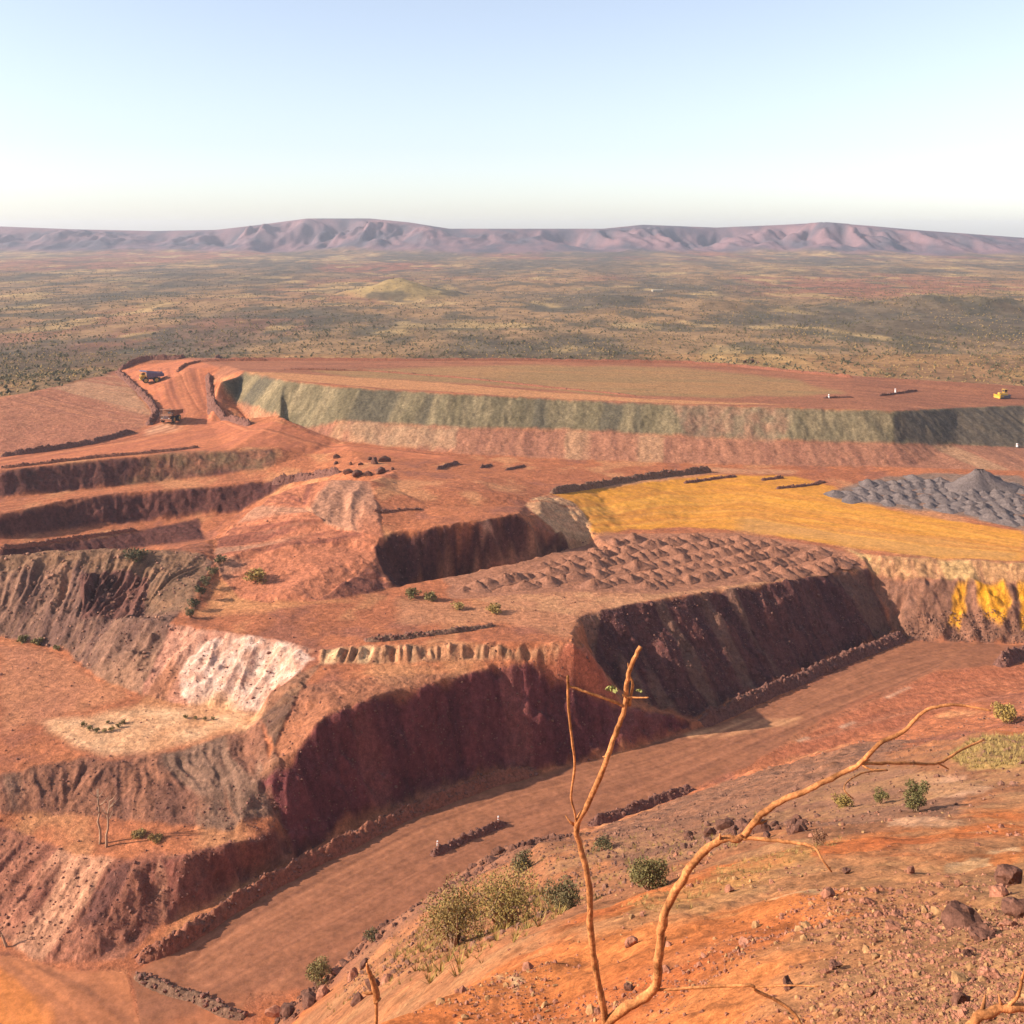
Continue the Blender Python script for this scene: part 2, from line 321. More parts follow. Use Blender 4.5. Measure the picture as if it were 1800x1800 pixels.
def wall(crest, toe, amp, wl, c, c2, streak=1.0, k=1.0, warp=0.8, seed=3, c3=None, sharp=1.0, rough=0.25, dl=30.0):
    """a cut or tipped face between a crest and a toe line: gullies down the fall line, streaked soil"""
    cp = LN[crest] if isinstance(crest, str) else crest; tp = LN[toe] if isinstance(toe, str) else toe
    poly = list(cp) + list(tp)[::-1]
    sl, m, x, y = mask(poly, 0.8, warp, 4, seed)
    s, d = along(cp, x, y); s2, d2 = along(tp, x, y)
    tt = d / (d + d2 + 1e-3)
    ph = s + 1.5 * fbm(x / 9, y / 9, 2, seed + 1)
    g = 1 - 2 * np.abs(fbm(ph / wl, d / dl, 3, seed))            # buttresses with sharp gullies
    g2 = fbm(ph / (wl * 0.33), d / (dl * 0.4), 2, seed + 2)
    prof = np.clip(tt * 5, 0, 1) * np.clip((1 - tt) * 2.2, 0, 1) ** 0.7
    Hm[sl] -= amp * (0.75 * (g - 0.35) + 0.45 * g2 + 0.5 * fbm(ph / (wl * 2.3), d / (dl * 0.6), 3, seed + 4)) * prof * m * sharp
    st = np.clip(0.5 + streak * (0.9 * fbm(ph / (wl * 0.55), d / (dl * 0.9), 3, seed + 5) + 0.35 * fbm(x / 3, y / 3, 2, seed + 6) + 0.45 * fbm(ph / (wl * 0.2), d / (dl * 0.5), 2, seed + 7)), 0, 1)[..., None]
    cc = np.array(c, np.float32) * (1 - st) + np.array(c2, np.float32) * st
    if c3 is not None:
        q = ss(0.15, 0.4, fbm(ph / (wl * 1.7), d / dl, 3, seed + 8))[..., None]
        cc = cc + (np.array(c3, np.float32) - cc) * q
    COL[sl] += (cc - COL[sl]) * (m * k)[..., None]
    ROUGH[sl] = np.maximum(ROUGH[sl], rough * m)

# soils (albedo)
RED = (0.44, 0.155, 0.075); RED2 = (0.36, 0.12, 0.06); ORANGE = (0.50, 0.185, 0.075); TAN = (0.55, 0.30, 0.145)
ROADC = (0.30, 0.125, 0.07); ROADC2 = (0.25, 0.105, 0.062); MAROON = (0.27, 0.085, 0.055); BROWN = (0.25, 0.13, 0.08); GREY = (0.24, 0.165, 0.125)
YEL = (0.60, 0.27, 0.04); YEL2 = (0.52, 0.22, 0.045); GREEN = (0.148, 0.122, 0.076); GREEN2 = (0.22, 0.175, 0.108); PINK = (0.44, 0.21, 0.125)

# near hillside and the gully behind it
paint([(-40, 3), (-40, 175), (140, 175), (140, 3)], (0.50, 0.17, 0.055), (0.43, 0.125, 0.042), 3, 2, 12, seed=71, s=6)
paint([(-60, 60), (-30, 120), (-15, 175), (30, 185), (75, 180), (60, 110), (25, 64), (0, 50), (-30, 50)], (0.26, 0.115, 0.06), (0.38, 0.155, 0.072), 6, 6, 14, seed=72, s=5, rough=0.25)
# road and junction
road = hits([(230, 1712), (300, 1672), (400, 1606), (560, 1514), (720, 1434), (880, 1377), (960, 1359), (1140, 1311), (1290, 1263), (1480, 1179), (1595, 1127), (1800, 1134)]) + [(230, 330)] + hits([(1800, 1165), (1640, 1180), (1500, 1240), (1400, 1290), (1320, 1345), (1220, 1385), (1130, 1420), (1040, 1452)]) + LN['R2'][4:9][::-1] + [(-43, 180), (-58, 172)]
paint(road, ROADC, ROADC2, 1.2, 1.0, seed=81, s=1.6, aniso=38, gain=1.5)
zone(road, 1)
junc = hits([(-300, 1640), (0, 1680), (110, 1706), (220, 1712)]) + [(-58, 172), (-43, 180), (-45, 150), (-160, 150)]
paint(junc, (0.34, 0.135, 0.07), (0.42, 0.165, 0.08), 2, 1.5, seed=82, s=2.5, aniso=-35)
paint(hits([(-100, 1690), (0, 1700), (60, 1745), (110, 1799)]) + [(-90, 160), (-120, 160)], (0.56, 0.20, 0.06), (0.50, 0.18, 0.065), 2.5, 1.0, seed=83, s=2, aniso=-50)
zone(junc, 1)
paint(hits([(1195, 1296), (1290, 1270), (1420, 1262), (1400, 1275), (1290, 1296), (1210, 1302)]), (0.60, 0.31, 0.16), None, 2.0, 2.5, 9, 0.85, seed=84)
paint(hits([(1500, 1240), (1640, 1180), (1800, 1170), (1800, 1200), (1700, 1235), (1600, 1272), (1500, 1302), (1420, 1328), (1330, 1345), (1420, 1290)]), (0.42, 0.145, 0.075), (0.37, 0.125, 0.068), 4, 3, seed=85, s=9)
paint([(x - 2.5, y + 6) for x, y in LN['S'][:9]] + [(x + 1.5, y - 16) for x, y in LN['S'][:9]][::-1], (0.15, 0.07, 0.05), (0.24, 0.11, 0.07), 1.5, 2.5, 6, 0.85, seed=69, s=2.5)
paint(hits([(1470, 1830), (1540, 1720), (1600, 1640), (1680, 1570), (1860, 1490), (1860, 1830)]), (0.23, 0.105, 0.05), (0.40, 0.21, 0.085), 1.0, 1.5, 3, 0.9, seed=70, s=0.9)
paint(hits([(1050, 1458), (1220, 1395), (1330, 1360), (1500, 1310), (1600, 1300), (1500, 1400), (1400, 1440), (1280, 1490), (1150, 1530), (1060, 1510)]), (0.27, 0.125, 0.075), (0.21, 0.105, 0.068), 4, 3, 9, seed=73, s=2.2, aniso=25)
paint(hits([(1480, 1372), (1560, 1350), (1660, 1372), (1700, 1400), (1640, 1440), (1500, 1450), (1420, 1440)]), (0.25, 0.125, 0.08), (0.32, 0.155, 0.09), 3, 2, 6, seed=74, s=3)
paint(hits([(1600, 1366), (1680, 1362), (1750, 1380), (1730, 1396), (1660, 1402), (1620, 1390)]), (0.56, 0.32, 0.20), (0.48, 0.25, 0.15), 1.5, 1.5, 4, 0.9, seed=75, s=2)
paint(hits([(1560, 1446), (1640, 1440), (1700, 1446), (1690, 1458), (1600, 1462)]), (0.55, 0.31, 0.19), None, 1.0, 1.2, 3, 0.8, seed=76)
paint(hits([(1660, 1330), (1700, 1306), (1760, 1294), (1860, 1290), (1860, 1346), (1760, 1356), (1690, 1354)]), (0.42, 0.28, 0.09), (0.36, 0.20, 0.08), 2, 2, 5, seed=77, s=2)
paint(hits([(1100, 1600), (1220, 1552), (1330, 1512), (1420, 1500), (1440, 1520), (1330, 1560), (1200, 1620), (1110, 1625)]), (0.46, 0.24, 0.09), (0.40, 0.17, 0.065), 1.2, 1.5, 3, 0.9, seed=78, s=1.2)
for pl in ([(1355, 1578), (1420, 1566), (1462, 1562), (1468, 1570), (1430, 1580), (1370, 1584)], [(1655, 1520), (1700, 1512), (1740, 1512), (1735, 1522), (1690, 1530), (1660, 1530)], [(820, 1728), (860, 1715), (920, 1720), (900, 1735)], [(1738, 1500), (1790, 1490), (1790, 1500), (1745, 1506)]):
    paint(hits(pl), (0.66, 0.44, 0.26), (0.56, 0.33, 0.17), 0.4, 0.5, 1.5, 0.9, seed=79, s=0.8)
def track(pts, wd, c, k=0.6, seed=1, uv=True):
    pl = hits(pts) if uv else pts
    i0, i1, j0, j1 = box(pl, 3 * wd); x = XF[i0:i1, j0:j1]; y = YF[i0:i1, j0:j1]
    s_, d = along(pl, x + 0.25 * wd * fbm(x / 9, y / 9, 2, seed), y)
    m = np.exp(-(d / wd) ** 2) * k * np.clip(0.75 + 0.9 * fbm(s_ / 18, s_ * 0 + seed, 3, seed), 0, 1)
    COL[i0:i1, j0:j1] += (np.array(c, np.float32) - COL[i0:i1, j0:j1]) * m[..., None]
    Hm[i0:i1, j0:j1] += 0.06 * m
def lanes(A, B, n, wd, cs, k, seed, uv=True):
    A = hits(A) if uv else A; B = hits(B) if uv else B; r = random.Random(seed)
    for q in range(n):
        t = r.uniform(0.04, 0.96); dt = r.uniform(-.08, .08)
        track([(a[0] + (b[0] - a[0]) * min(1, max(0, t + dt * i / len(A))), a[1] + (b[1] - a[1]) * min(1, max(0, t + dt * i / len(A)))) for i, (a, b) in enumerate(zip(A, B))], wd * r.uniform(0.5, 1.4), r.choice(cs), k * r.uniform(0.5, 1), seed + q, False)
LA = [(300, 1676), (400, 1612), (560, 1520), (720, 1440), (880, 1383), (1060, 1341), (1215, 1299), (1380, 1232), (1590, 1136), (1700, 1136)]
LB = [(-40, 181), (-26, 195)] ; LBw = [(-45.0, 176.0), (-33.0, 186.0)] + [LN['R2'][k] for k in (5, 6, 7, 8, 9, 10, 11)] + [hit(1640, 1180)]
lanes(hits(LA), LBw, 34, 0.55, [(0.21, 0.088, 0.055), (0.38, 0.165, 0.09), (0.24, 0.10, 0.06), (0.34, 0.14, 0.08)], 0.42, 8101, False)
lanes(hits(LA), LBw, 30, 0.32, [(0.17, 0.07, 0.045), (0.42, 0.18, 0.10)], 0.38, 8151, False)
lanes([(0, 1690), (60, 1735), (130, 1799)], [(100, 1704), (170, 1735), (250, 1799)], 10, 0.5, [(0.24, 0.10, 0.058), (0.45, 0.17, 0.075)], 0.7, 8201)
lanes([(1480, 1245), (1600, 1200), (1800, 1190)], [(1400, 1320), (1560, 1275), (1800, 1215)], 12, 0.7, [(0.30, 0.105, 0.062), (0.48, 0.18, 0.095), (0.36, 0.15, 0.09)], 0.7, 8301)
for pl in ([(1560, 1226), (1590, 1212), (1598, 1209)], [(1480, 1278), (1500, 1270)], [(1405, 1303), (1420, 1297)]): track(pl, 0.7, (0.62, 0.42, 0.30), 0.9, 8401)
# lower-left slope, ledge, floor
wall('G', 'T0', 0.8, 4.0, (0.31, 0.13, 0.085), (0.20, 0.078, 0.056), seed=101, c3=(0.42, 0.21, 0.135), rough=0.3, streak=1.5)
wall('Fe', [pt(0, 1430, 117.5)[:2], pt(110, 1430, 118)[:2], pt(200, 1440, 118.3)[:2], pt(300, 1457, 118.5)[:2], pt(400, 1470, 118.7)[:2], pt(490, 1440, 119)[:2]], 0.8, 4.0, (0.26, 0.115, 0.072), (0.165, 0.075, 0.054), seed=102, c3=(0.21, 0.12, 0.085), streak=1.5)
wall('N', LN['K'], 1.5, 4.5, (0.21, 0.11, 0.068), (0.115, 0.062, 0.046), seed=103, c3=(0.15, 0.085, 0.06), streak=1.5)
wall(LN['C1'][:8], LN['N'][:1] + LN['N'][1:], 0.3, 4.0, (0.30, 0.135, 0.08), (0.24, 0.11, 0.07), seed=104, k=0.6)
wall('C1', 'T1', 1.1, 5.5, (0.155, 0.045, 0.047), (0.105, 0.031, 0.036), seed=105, c3=(0.20, 0.066, 0.06), streak=1.5, rough=0.3)  # maroon ore, albedo lowered further to deepen the wall's shade
wall('K', [pt(520, 1508, 125)[:2], pt(600, 1458, 125)[:2]], 0.6, 4.0, (0.125, 0.040, 0.034), (0.10, 0.032, 0.030), seed=106)  # left end of the same wall, shade deepened in the colour too
wall('Wc', 'Wt', 1.1, 6.5, (0.48, 0.25, 0.18), (0.38, 0.17, 0.12), seed=107, c3=(0.34, 0.15, 0.09), rough=0.3)
paint(hits([(350, 1130), (430, 1118), (500, 1130), (557, 1160), (520, 1188), (475, 1217), (450, 1248), (400, 1245), (330, 1240), (310, 1190)]), (0.66, 0.49, 0.42), (0.56, 0.33, 0.25), 1.0, 1.5, 4, 0.75, seed=108, s=2)
paint(hits([(60, 1270), (150, 1256), (260, 1240), (380, 1238), (450, 1248), (440, 1272), (360, 1296), (280, 1316), (180, 1326), (110, 1310)]), (0.66, 0.40, 0.24), (0.58, 0.30, 0.16), 4, 4, 10, 0.95, seed=109, s=6)
paint(hits([(0, 1130), (60, 1140), (120, 1160), (180, 1200), (240, 1222), (150, 1250), (40, 1270), (0, 1290)]), (0.40, 0.165, 0.095), (0.45, 0.19, 0.10), 4, 3, seed=110, s=9)
wall('Mc', 'Mt', 1.3, 2.6, (0.46, 0.22, 0.12), (0.30, 0.17, 0.10), seed=111, c3=(0.62, 0.40, 0.23), rough=0.3)
paint(hits([(285, 1508), (330, 1500), (410, 1482), (500, 1474), (512, 1500), (470, 1528), (400, 1562), (300, 1616), (282, 1612)]), (0.15, 0.05, 0.042), (0.20, 0.075, 0.055), 0.8, 1.5, 4, 0.9, seed=120, s=2)  # shade of the steep lower wall, painted into the soil colour
paint(hits([(140, 1625), (160, 1580), (215, 1520), (230, 1530), (205, 1580), (190, 1620), (150, 1638)]), (0.12, 0.05, 0.042), None, 0.6, 1.2, 3, 0.9, seed=119)  # small shaded hollow in the slope, its shade painted as dark colour
# upper bench
paint(hits([(400, 1010), (460, 1010), (520, 1050), (640, 1055), (460, 1075), (345, 1085), (360, 1050)]), (0.52, 0.24, 0.11), (0.46, 0.19, 0.09), 3, 3, seed=112, s=7)
paint(hits([(690, 1050), (820, 1065), (1000, 1052), (1020, 1075), (1000, 1120), (880, 1095), (700, 1100)]), (0.38, 0.18, 0.10), (0.44, 0.20, 0.11), 4, 3, seed=113, s=8, k=0.8)
# rocky spur
wall('Sc', 'Sb', 1.5, 4.0, (0.21, 0.115, 0.082), (0.135, 0.072, 0.058), seed=121, c3=(0.27, 0.145, 0.095), rough=0.4, streak=1.5)
paint(hits([(0, 975), (100, 969), (200, 965), (290, 967), (370, 985), (350, 1030), (330, 1080), (250, 1060), (150, 1000), (0, 1000)]), (0.23, 0.125, 0.075), (0.18, 0.105, 0.068), 3, 3, seed=122, s=4, k=0.9, rough=0.35)
wall('Oc', 'Ob', 3.0, 3.0, (0.085, 0.038, 0.034), (0.16, 0.07, 0.055), seed=123, rough=0.9)
# far-left benches
wall('F1c', 'F1t', 0.5, 6, (0.13, 0.05, 0.042), (0.10, 0.042, 0.036), seed=131, c3=(0.13, 0.05, 0.042))  # albedo of the far-left faces is lowered to deepen their shade
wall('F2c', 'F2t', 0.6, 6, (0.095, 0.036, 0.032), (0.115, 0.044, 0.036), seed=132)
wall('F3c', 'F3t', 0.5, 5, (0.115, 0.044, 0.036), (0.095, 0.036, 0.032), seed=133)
paint(hits([(300, 795), (480, 792), (490, 818), (300, 842), (200, 852)]), (0.19, 0.13, 0.07), (0.27, 0.12, 0.07), 3, 3, seed=134, s=5, k=0.7)
# mound, middle pit
wall('Q', 'Qt', 1.3, 9.0, (0.43, 0.16, 0.09), (0.24, 0.085, 0.058), seed=141, c3=(0.40, 0.20, 0.13), dl=80, rough=0.2, streak=1.9)  # soil streaks made stronger to stand in for shadows in the gullies
wall('U', 'Ut', 0.8, 6.0, (0.095, 0.036, 0.032), (0.08, 0.03, 0.03), seed=142, c3=(0.125, 0.05, 0.04), rough=0.2)  # pit face in shade, deepened by a darker soil colour
wall('Vr', LN['Qt'][2:], 3.0, 4.5, (0.38, 0.15, 0.09), (0.20, 0.075, 0.055), seed=143, rough=0.3, streak=1.6)
paint(hits([(840, 925), (866, 925), (872, 950), (845, 952)]), (0.60, 0.33, 0.22), (0.4, 0.16, 0.1), 0.7, 1.5, 3, 0.9, seed=144, s=1.5)
# yellow pad
yel = hits([(968, 868), (1050, 858), (1150, 844), (1250, 834), (1400, 838), (1470, 858), (1560, 896), (1800, 935), (1800, 986), (1650, 980), (1480, 960), (1300, 932), (1200, 926), (1100, 932), (1036, 938), (1036, 915), (1018, 893)])
paint(yel, YEL, YEL2, 2, 2, seed=151, s=3.0, aniso=-12, gain=1.1)
paint(hits([(1300, 905), (1480, 930), (1800, 965), (1800, 986), (1650, 980), (1480, 960), (1300, 932)]), (0.46, 0.245, 0.09), None, 6, 4, 12, 0.7, seed=152)
paint(hits([(1050, 858), (1250, 834), (1400, 834), (1400, 826), (1250, 822), (980, 855)]), (0.50, 0.25, 0.14), (0.44, 0.19, 0.10), 3, 2, seed=153, s=4)
wall('Yc', 'Yt', 0.35, 3.0, (0.48, 0.25, 0.14), (0.54, 0.32, 0.18), seed=154, c3=(0.44, 0.19, 0.10))
wall('Ye', 'Ym', 0.35, 4.0, (0.45, 0.25, 0.12), (0.36, 0.185, 0.10), seed=155, c3=(0.48, 0.30, 0.14))
wall('Ym', [p for p in LN['R1'][16:]], 0.5, 4.0, (0.27, 0.13, 0.085), (0.20, 0.10, 0.07), seed=156, rough=0.5)
for pl in ([(1682, 1026), (1700, 1026), (1698, 1070), (1684, 1100), (1666, 1098), (1676, 1060)], [(1712, 1024), (1765, 1024), (1778, 1060), (1760, 1098), (1730, 1088), (1716, 1060)], [(1788, 1024), (1850, 1024), (1850, 1110), (1796, 1105)]):
    paint(hits(pl), (0.72, 0.34, 0.02), (0.60, 0.26, 0.03), 0.6, 1.2, 3, 0.97, seed=157, s=1.5)
lanes([(1010, 880), (1150, 850), (1300, 842), (1450, 862), (1620, 905), (1800, 945)], [(1050, 930), (1200, 920), (1320, 915), (1480, 945), (1640, 965), (1800, 975)], 26, 0.9, [(0.50, 0.20, 0.045), (0.66, 0.33, 0.07), (0.45, 0.19, 0.06)], 0.7, 8801)
zone(yel, 4)
# grey ground with heaps
paint(hits([(1450, 866), (1530, 842), (1640, 832), (1800, 836), (1800, 934), (1680, 905), (1560, 893), (1470, 876)]), (0.26, 0.155, 0.115), (0.22, 0.15, 0.12), 2.5, 2, seed=161, s=5)
# mesa
mesa = hits([(760, 1020), (900, 990), (1026, 960), (1100, 938), (1300, 936), (1470, 965), (1526, 998), (1350, 1024), (1150, 1053), (1000, 1060), (800, 1050)])
paint(mesa, (0.37, 0.165, 0.10), (0.32, 0.145, 0.09), 2, 2, seed=171, s=5)
paint(hits([(830, 1052), (1000, 1040), (1150, 1045), (1300, 1026), (1450, 1008), (1520, 1000), (1350, 1026), (1150, 1055), (1020, 1085), (900, 1070)]), (0.47, 0.235, 0.125), (0.42, 0.19, 0.105), 1.5, 1.5, seed=172, s=5)
wall('Ac', 'At', 0.8, 4.0, (0.13, 0.053, 0.048), (0.085, 0.036, 0.038), streak=1.6, seed=173, c3=(0.17, 0.09, 0.068), rough=0.6)  # dark mesa soil, albedo lowered further to deepen the face's shade
wall(LN['Ac'][:2], [pt(1045, 1165, 112)[:2], pt(1010, 1132, 101.3)[:2]], 0.3, 5.0, (0.30, 0.16, 0.10), (0.24, 0.12, 0.085), seed=174)
wall('Bn', [pt(925, 1168, 105.3)[:2], pt(1000, 1203, 110.5)[:2], pt(1100, 1237, 117)[:2]], 1.0, 2.6, (0.46, 0.16, 0.09), (0.34, 0.11, 0.07), seed=175, rough=0.4)
# dump
dumptop = hits([(385, 668), (430, 654), (500, 670), (700, 688), (1000, 704), (1200, 712), (1570, 724), (1800, 714)]) + [pt(2100, 700, 95)[:2]] + LN['DF'][::-1]
paint(dumptop, (0.33, 0.135, 0.075), (0.25, 0.10, 0.06), 2, 2, seed=181, s=5, aniso=-6)
paint(hits([(540, 650), (900, 642), (1200, 646), (1400, 668), (1490, 692), (1300, 700), (1100, 696), (850, 676), (620, 664)]), (0.27, 0.17, 0.08), (0.34, 0.185, 0.085), 8, 5, 20, 0.9, seed=182, s=6, aniso=-6)
paint(hits([(430, 658), (640, 664), (900, 684), (1150, 702), (1400, 712), (1200, 710), (900, 696), (700, 684), (500, 668)]), (0.50, 0.24, 0.11), None, 3, 2, 12, 0.8, seed=183)
wall('DC', 'DM', 0.45, 9.0, GREEN, GREEN2, seed=184, c3=(0.112, 0.097, 0.07), rough=0.0, dl=120, streak=1.8)
wall('DM', 'DT', 0.4, 9.0, (0.33, 0.15, 0.095), (0.27, 0.12, 0.08), seed=185, c3=(0.36, 0.20, 0.12), rough=0.05, dl=100, streak=1.7)
paint(hits([(600, 745), (720, 750), (810, 756), (800, 790), (700, 782), (620, 770)]), (0.30, 0.19, 0.12), (0.34, 0.20, 0.125), 2, 3, 8, 0.85, seed=186, s=5)
paint(hits([(1180, 712), (1360, 718), (1400, 735), (1370, 772), (1220, 766), (1190, 740)]), (0.34, 0.17, 0.115), (0.26, 0.18, 0.12), 3, 4, 8, 0.6, seed=187, s=4)
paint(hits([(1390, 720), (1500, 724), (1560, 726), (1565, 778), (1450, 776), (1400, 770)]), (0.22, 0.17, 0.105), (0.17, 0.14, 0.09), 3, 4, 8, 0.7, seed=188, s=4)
paint(hits([(1570, 724), (1680, 719), (1800, 714), (1800, 788), (1680, 782), (1572, 779)]), (0.13, 0.10, 0.08), (0.095, 0.08, 0.072), 1.5, 2, 6, 0.8, seed=189, s=4)  # end of the dump turned from the sun, its shade painted in
zone(dumptop, 3); zone(LN['DC'] + LN['DT'][::-1], 3)
# upper roads
haul = hits([(0, 803), (120, 789), (240, 762), (278, 740), (275, 716), (250, 690), (210, 656), (240, 640), (330, 632), (385, 645), (372, 668), (366, 688), (395, 715), (440, 745), (600, 780), (800, 802), (800, 812), (600, 792), (470, 786), (300, 794), (200, 802), (0, 822)])
paint(haul, (0.47, 0.165, 0.082), (0.39, 0.135, 0.075), 2, 1.5, seed=191, s=2.5, aniso=60, gain=1.5)
paint(hits([(270, 752), (292, 742), (316, 748), (320, 758), (282, 764), (245, 768)]), (0.62, 0.33, 0.2), None, 4, 3, 8, 0.9, seed=192)
zone(haul, 1)
HA = [(250, 648), (252, 668), (262, 694), (278, 722), (282, 745), (200, 770), (100, 786), (0, 803)]; HB = [(340, 648), (345, 680), (352, 705), (365, 728), (340, 758), (250, 778), (120, 797), (0, 818)]
lanes(HA, HB, 20, 0.7, [(0.23, 0.08, 0.048), (0.55, 0.21, 0.10), (0.34, 0.12, 0.07)], 0.8, 8501)
HA = [(300, 650), (318, 680), (340, 712), (372, 738), (430, 760), (520, 776), (650, 792), (800, 804)]; HB = [(360, 650), (364, 682), (378, 706), (405, 732), (450, 752), (540, 770), (660, 784), (800, 799)]
lanes(HA, HB, 18, 0.7, [(0.22, 0.08, 0.048), (0.54, 0.20, 0.10), (0.36, 0.125, 0.07)], 0.85, 8601)
lanes([(0, 880), (200, 858), (470, 828)], [(0, 903), (200, 868), (470, 842)], 8, 0.5, [(0.55, 0.23, 0.12), (0.36, 0.13, 0.075)], 0.7, 8701)
wall('Sl', [pt(0, 798, 97.3)[:2], pt(120, 785, 97)[:2], pt(240, 757, 96.3)[:2], pt(275, 738, 95.3)[:2]], 0.6, 8.0, (0.42, 0.18, 0.105), (0.36, 0.145, 0.09), seed=193, c3=(0.45, 0.24, 0.14), rough=0.1, streak=1.8, dl=200)
# the plain beyond
def plaincol(x, y):
    a = fbm(x / 160, y / 420, 4, 301)[..., None]; b = fbm(x / 60, y / 150, 4, 311)[..., None]; c = fbm(x / 420, y / 1100, 3, 321)[..., None]
    tan_ = np.array((0.33, 0.185, 0.085)); olive = np.array((0.145, 0.10, 0.06)); red = np.array((0.34, 0.125, 0.07)); pale = np.array((0.46, 0.29, 0.12))
    o = tan_ + (olive - tan_) * np.clip(0.5 + 2.0 * a + 0.9 * b, 0, 1)
    o = o + (red - o) * ss(0.05, 0.45, c + 0.3 * b) * 0.75
    o = o + (pale - o) * ss(0.15, 0.5, b - 0.4 * a) * 0.8
    return (0.82 * o * (1 + 0.55 * fbm(x / 14, y / 26, 3, 341))[..., None]).astype(np.float32)
pm = np.zeros((NY, NT), np.float32)
far = YF > 625
dfl = np.interp(T, [p[0] / p[1] for p in LN['DF']], [p[1] for p in LN['DF']]); leftl = np.interp(T, [-0.95, -0.466, -0.41, -0.37, -0.359, -0.34], [565, 563, 600, 648, 672, 690])
lim = np.where(T < -0.345, leftl, dfl + 6)
pm = ss(0, 12, YF + 6 * fbm(XF / 12, YF / 12, 3, 330) - lim[None, :].astype(np.float32))
COL += (plaincol(XF, YF) - COL) * pm[..., None]
PLAIN = pm
# surface relief at every scale
flat = ss(0.55, 0.15, SLOPE)
amp = 0.10 + 0.35 * ss(0.25, 0.8, SLOPE) + 0.3 * ROUGH
amp = np.where((ZONE == 1) | (ZONE == 4), 0.04, amp)
amp = np.where((ZONE == 3), np.minimum(amp * 0.3, 0.12), amp)
amp = amp * (1 - near) + near * (0.16 + 0.5 * ROUGH)
Hm += amp * (1.1 * fbm(XF / 6, YF / 6, 3, 201) + 0.6 * fbm(XF / 1.5, YF / 1.5, 3, 211)) * (1 - near)
kf = near > 0
Hm += near * (0.35 * fbm(XF / 5, YF / 5, 3, 221) + 0.16 * fbm(XF / 1.2, YF / 1.2, 3, 231) + 0.05 * fbm(XF / 0.35, YF / 0.35, 2, 241))
rk = ss(0.2, 0.6, vn(XF / 1.3, YF / 1.3, 251) * 0.6 + 0.6 * vn(XF / 0.6, YF / 0.6, 252)) * np.clip(ROUGH * 1.6, 0, 1) * (1 - near)
Hm -= 0.35 * rk
Hm += pm * 1.2 * fbm(XF / 45, YF / 45, 3, 261) * ss(YB, YB - 120, YF)
cg = (1 + 0.22 * fbm(XF / 2.2, YF / 2.2, 3, 271) + 0.12 * vn(XF / 0.7, YF / 0.7, 281))[..., None]
COL *= cg
COL = np.clip(COL * np.array((1.0, 0.91, 0.80), np.float32), 0.01, 0.85)
# foreground soil: gravel patches, pale dust, rust
gm = near * ss(-0.1, 0.35, fbm(XF / 7 + 3, YF / 7, 4, 401) + 0.35 * ss(0.12, 0.5, T[None, :].astype(np.float32)) - 0.15 + 0.25 * ss(30, 14, YF))
COL += (np.array((0.36, 0.17, 0.075), np.float32) - COL) * (0.75 * gm)[..., None]
GRAV = gm
pe = near * ss(0.25, 0.6, fbm(XF / 4, YF / 1.6, 4, 411))
COL += (np.array((0.50, 0.25, 0.10), np.float32) - COL) * (0.4 * pe)[..., None]
dk = near * ss(0.12, 0.5, fbm(XF / 1.1, YF / 0.9, 4, 421)); COL *= (1 - 0.35 * dk)[..., None]
Z = (CZ - Hm)
ZONE[(ZONE == 0) & (YF < 168) & (Z > 18)] = 2
ZONE[(pm > 0.5)] = 5

# ------------------------------------------------------------------ materials
def mat_new(name):
    m = bpy.data.materials.new(name); m.use_nodes = True
    return m, m.node_tree, m.node_tree.nodes['Principled BSDF']
def soil_material(name, colour=None, fine=1.0, bump=0.5, bscale=1.0, var=0.35):
    """soil: survey colour (or one colour) broken up by grit, clods and dust, with matching relief"""
    m, t, b = mat_new(name); N = t.nodes; L = t.links
    b.inputs['Roughness'].default_value = 0.95; b.inputs['Specular IOR Level'].default_value = 0.12
    geo = N.new('ShaderNodeNewGeometry')
    def noise(s, d=4, r=0.6):
        n = N.new('ShaderNodeTexNoise'); n.inputs['Scale'].default_value = s; n.inputs['Detail'].default_value = d; n.inputs['Roughness'].default_value = r
        L.new(geo.outputs['Position'], n.inputs['Vector']); return n
    if colour is None:
        a = N.new('ShaderNodeAttribute'); a.attribute_name = 'soil'; src = a.outputs['Color']
    else:
        rgb = N.new('ShaderNodeRGB'); rgb.outputs[0].default_value = (*colour, 1); src = rgb.outputs[0]
    n1 = noise(0.9 * fine, 6, 0.7); n2 = noise(4.0 * fine, 4, 0.7)
    mr = N.new('ShaderNodeMapRange'); mr.inputs[1].default_value = 0.3; mr.inputs[2].default_value = 0.7; mr.inputs[3].default_value = 1 - var; mr.inputs[4].default_value = 1 + var
    L.new(n1.outputs['Fac'], mr.inputs[0])
    mr2 = N.new('ShaderNodeMapRange'); mr2.inputs[1].default_value = 0.3; mr2.inputs[2].default_value = 0.7; mr2.inputs[3].default_value = 1 - var * 0.7; mr2.inputs[4].default_value = 1 + var * 0.7
    L.new(n2.outputs['Fac'], mr2.inputs[0])
    mul = N.new('ShaderNodeMath'); mul.operation = 'MULTIPLY'; L.new(mr.outputs[0], mul.inputs[0]); L.new(mr2.outputs[0], mul.inputs[1])
    mx = N.new('ShaderNodeMix'); mx.data_type = 'RGBA'; mx.blend_type = 'MULTIPLY'; mx.inputs['Factor'].default_value = 1
    L.new(src, mx.inputs['A'])
    cmb = N.new('ShaderNodeCombineColor'); [L.new(mul.outputs[0], cmb.inputs[i]) for i in range(3)]
    L.new(cmb.outputs[0], mx.inputs['B'])
    L.new(mx.outputs['Result'], b.inputs['Base Color'])
    if bump:
        bp = N.new('ShaderNodeBump'); bp.inputs['Strength'].default_value = bump; bp.inputs['Distance'].default_value = 0.5 * bscale
        L.new(n1.outputs['Fac'], bp.inputs['Height']); L.new(bp.outputs[0], b.inputs['Normal'])
    return m
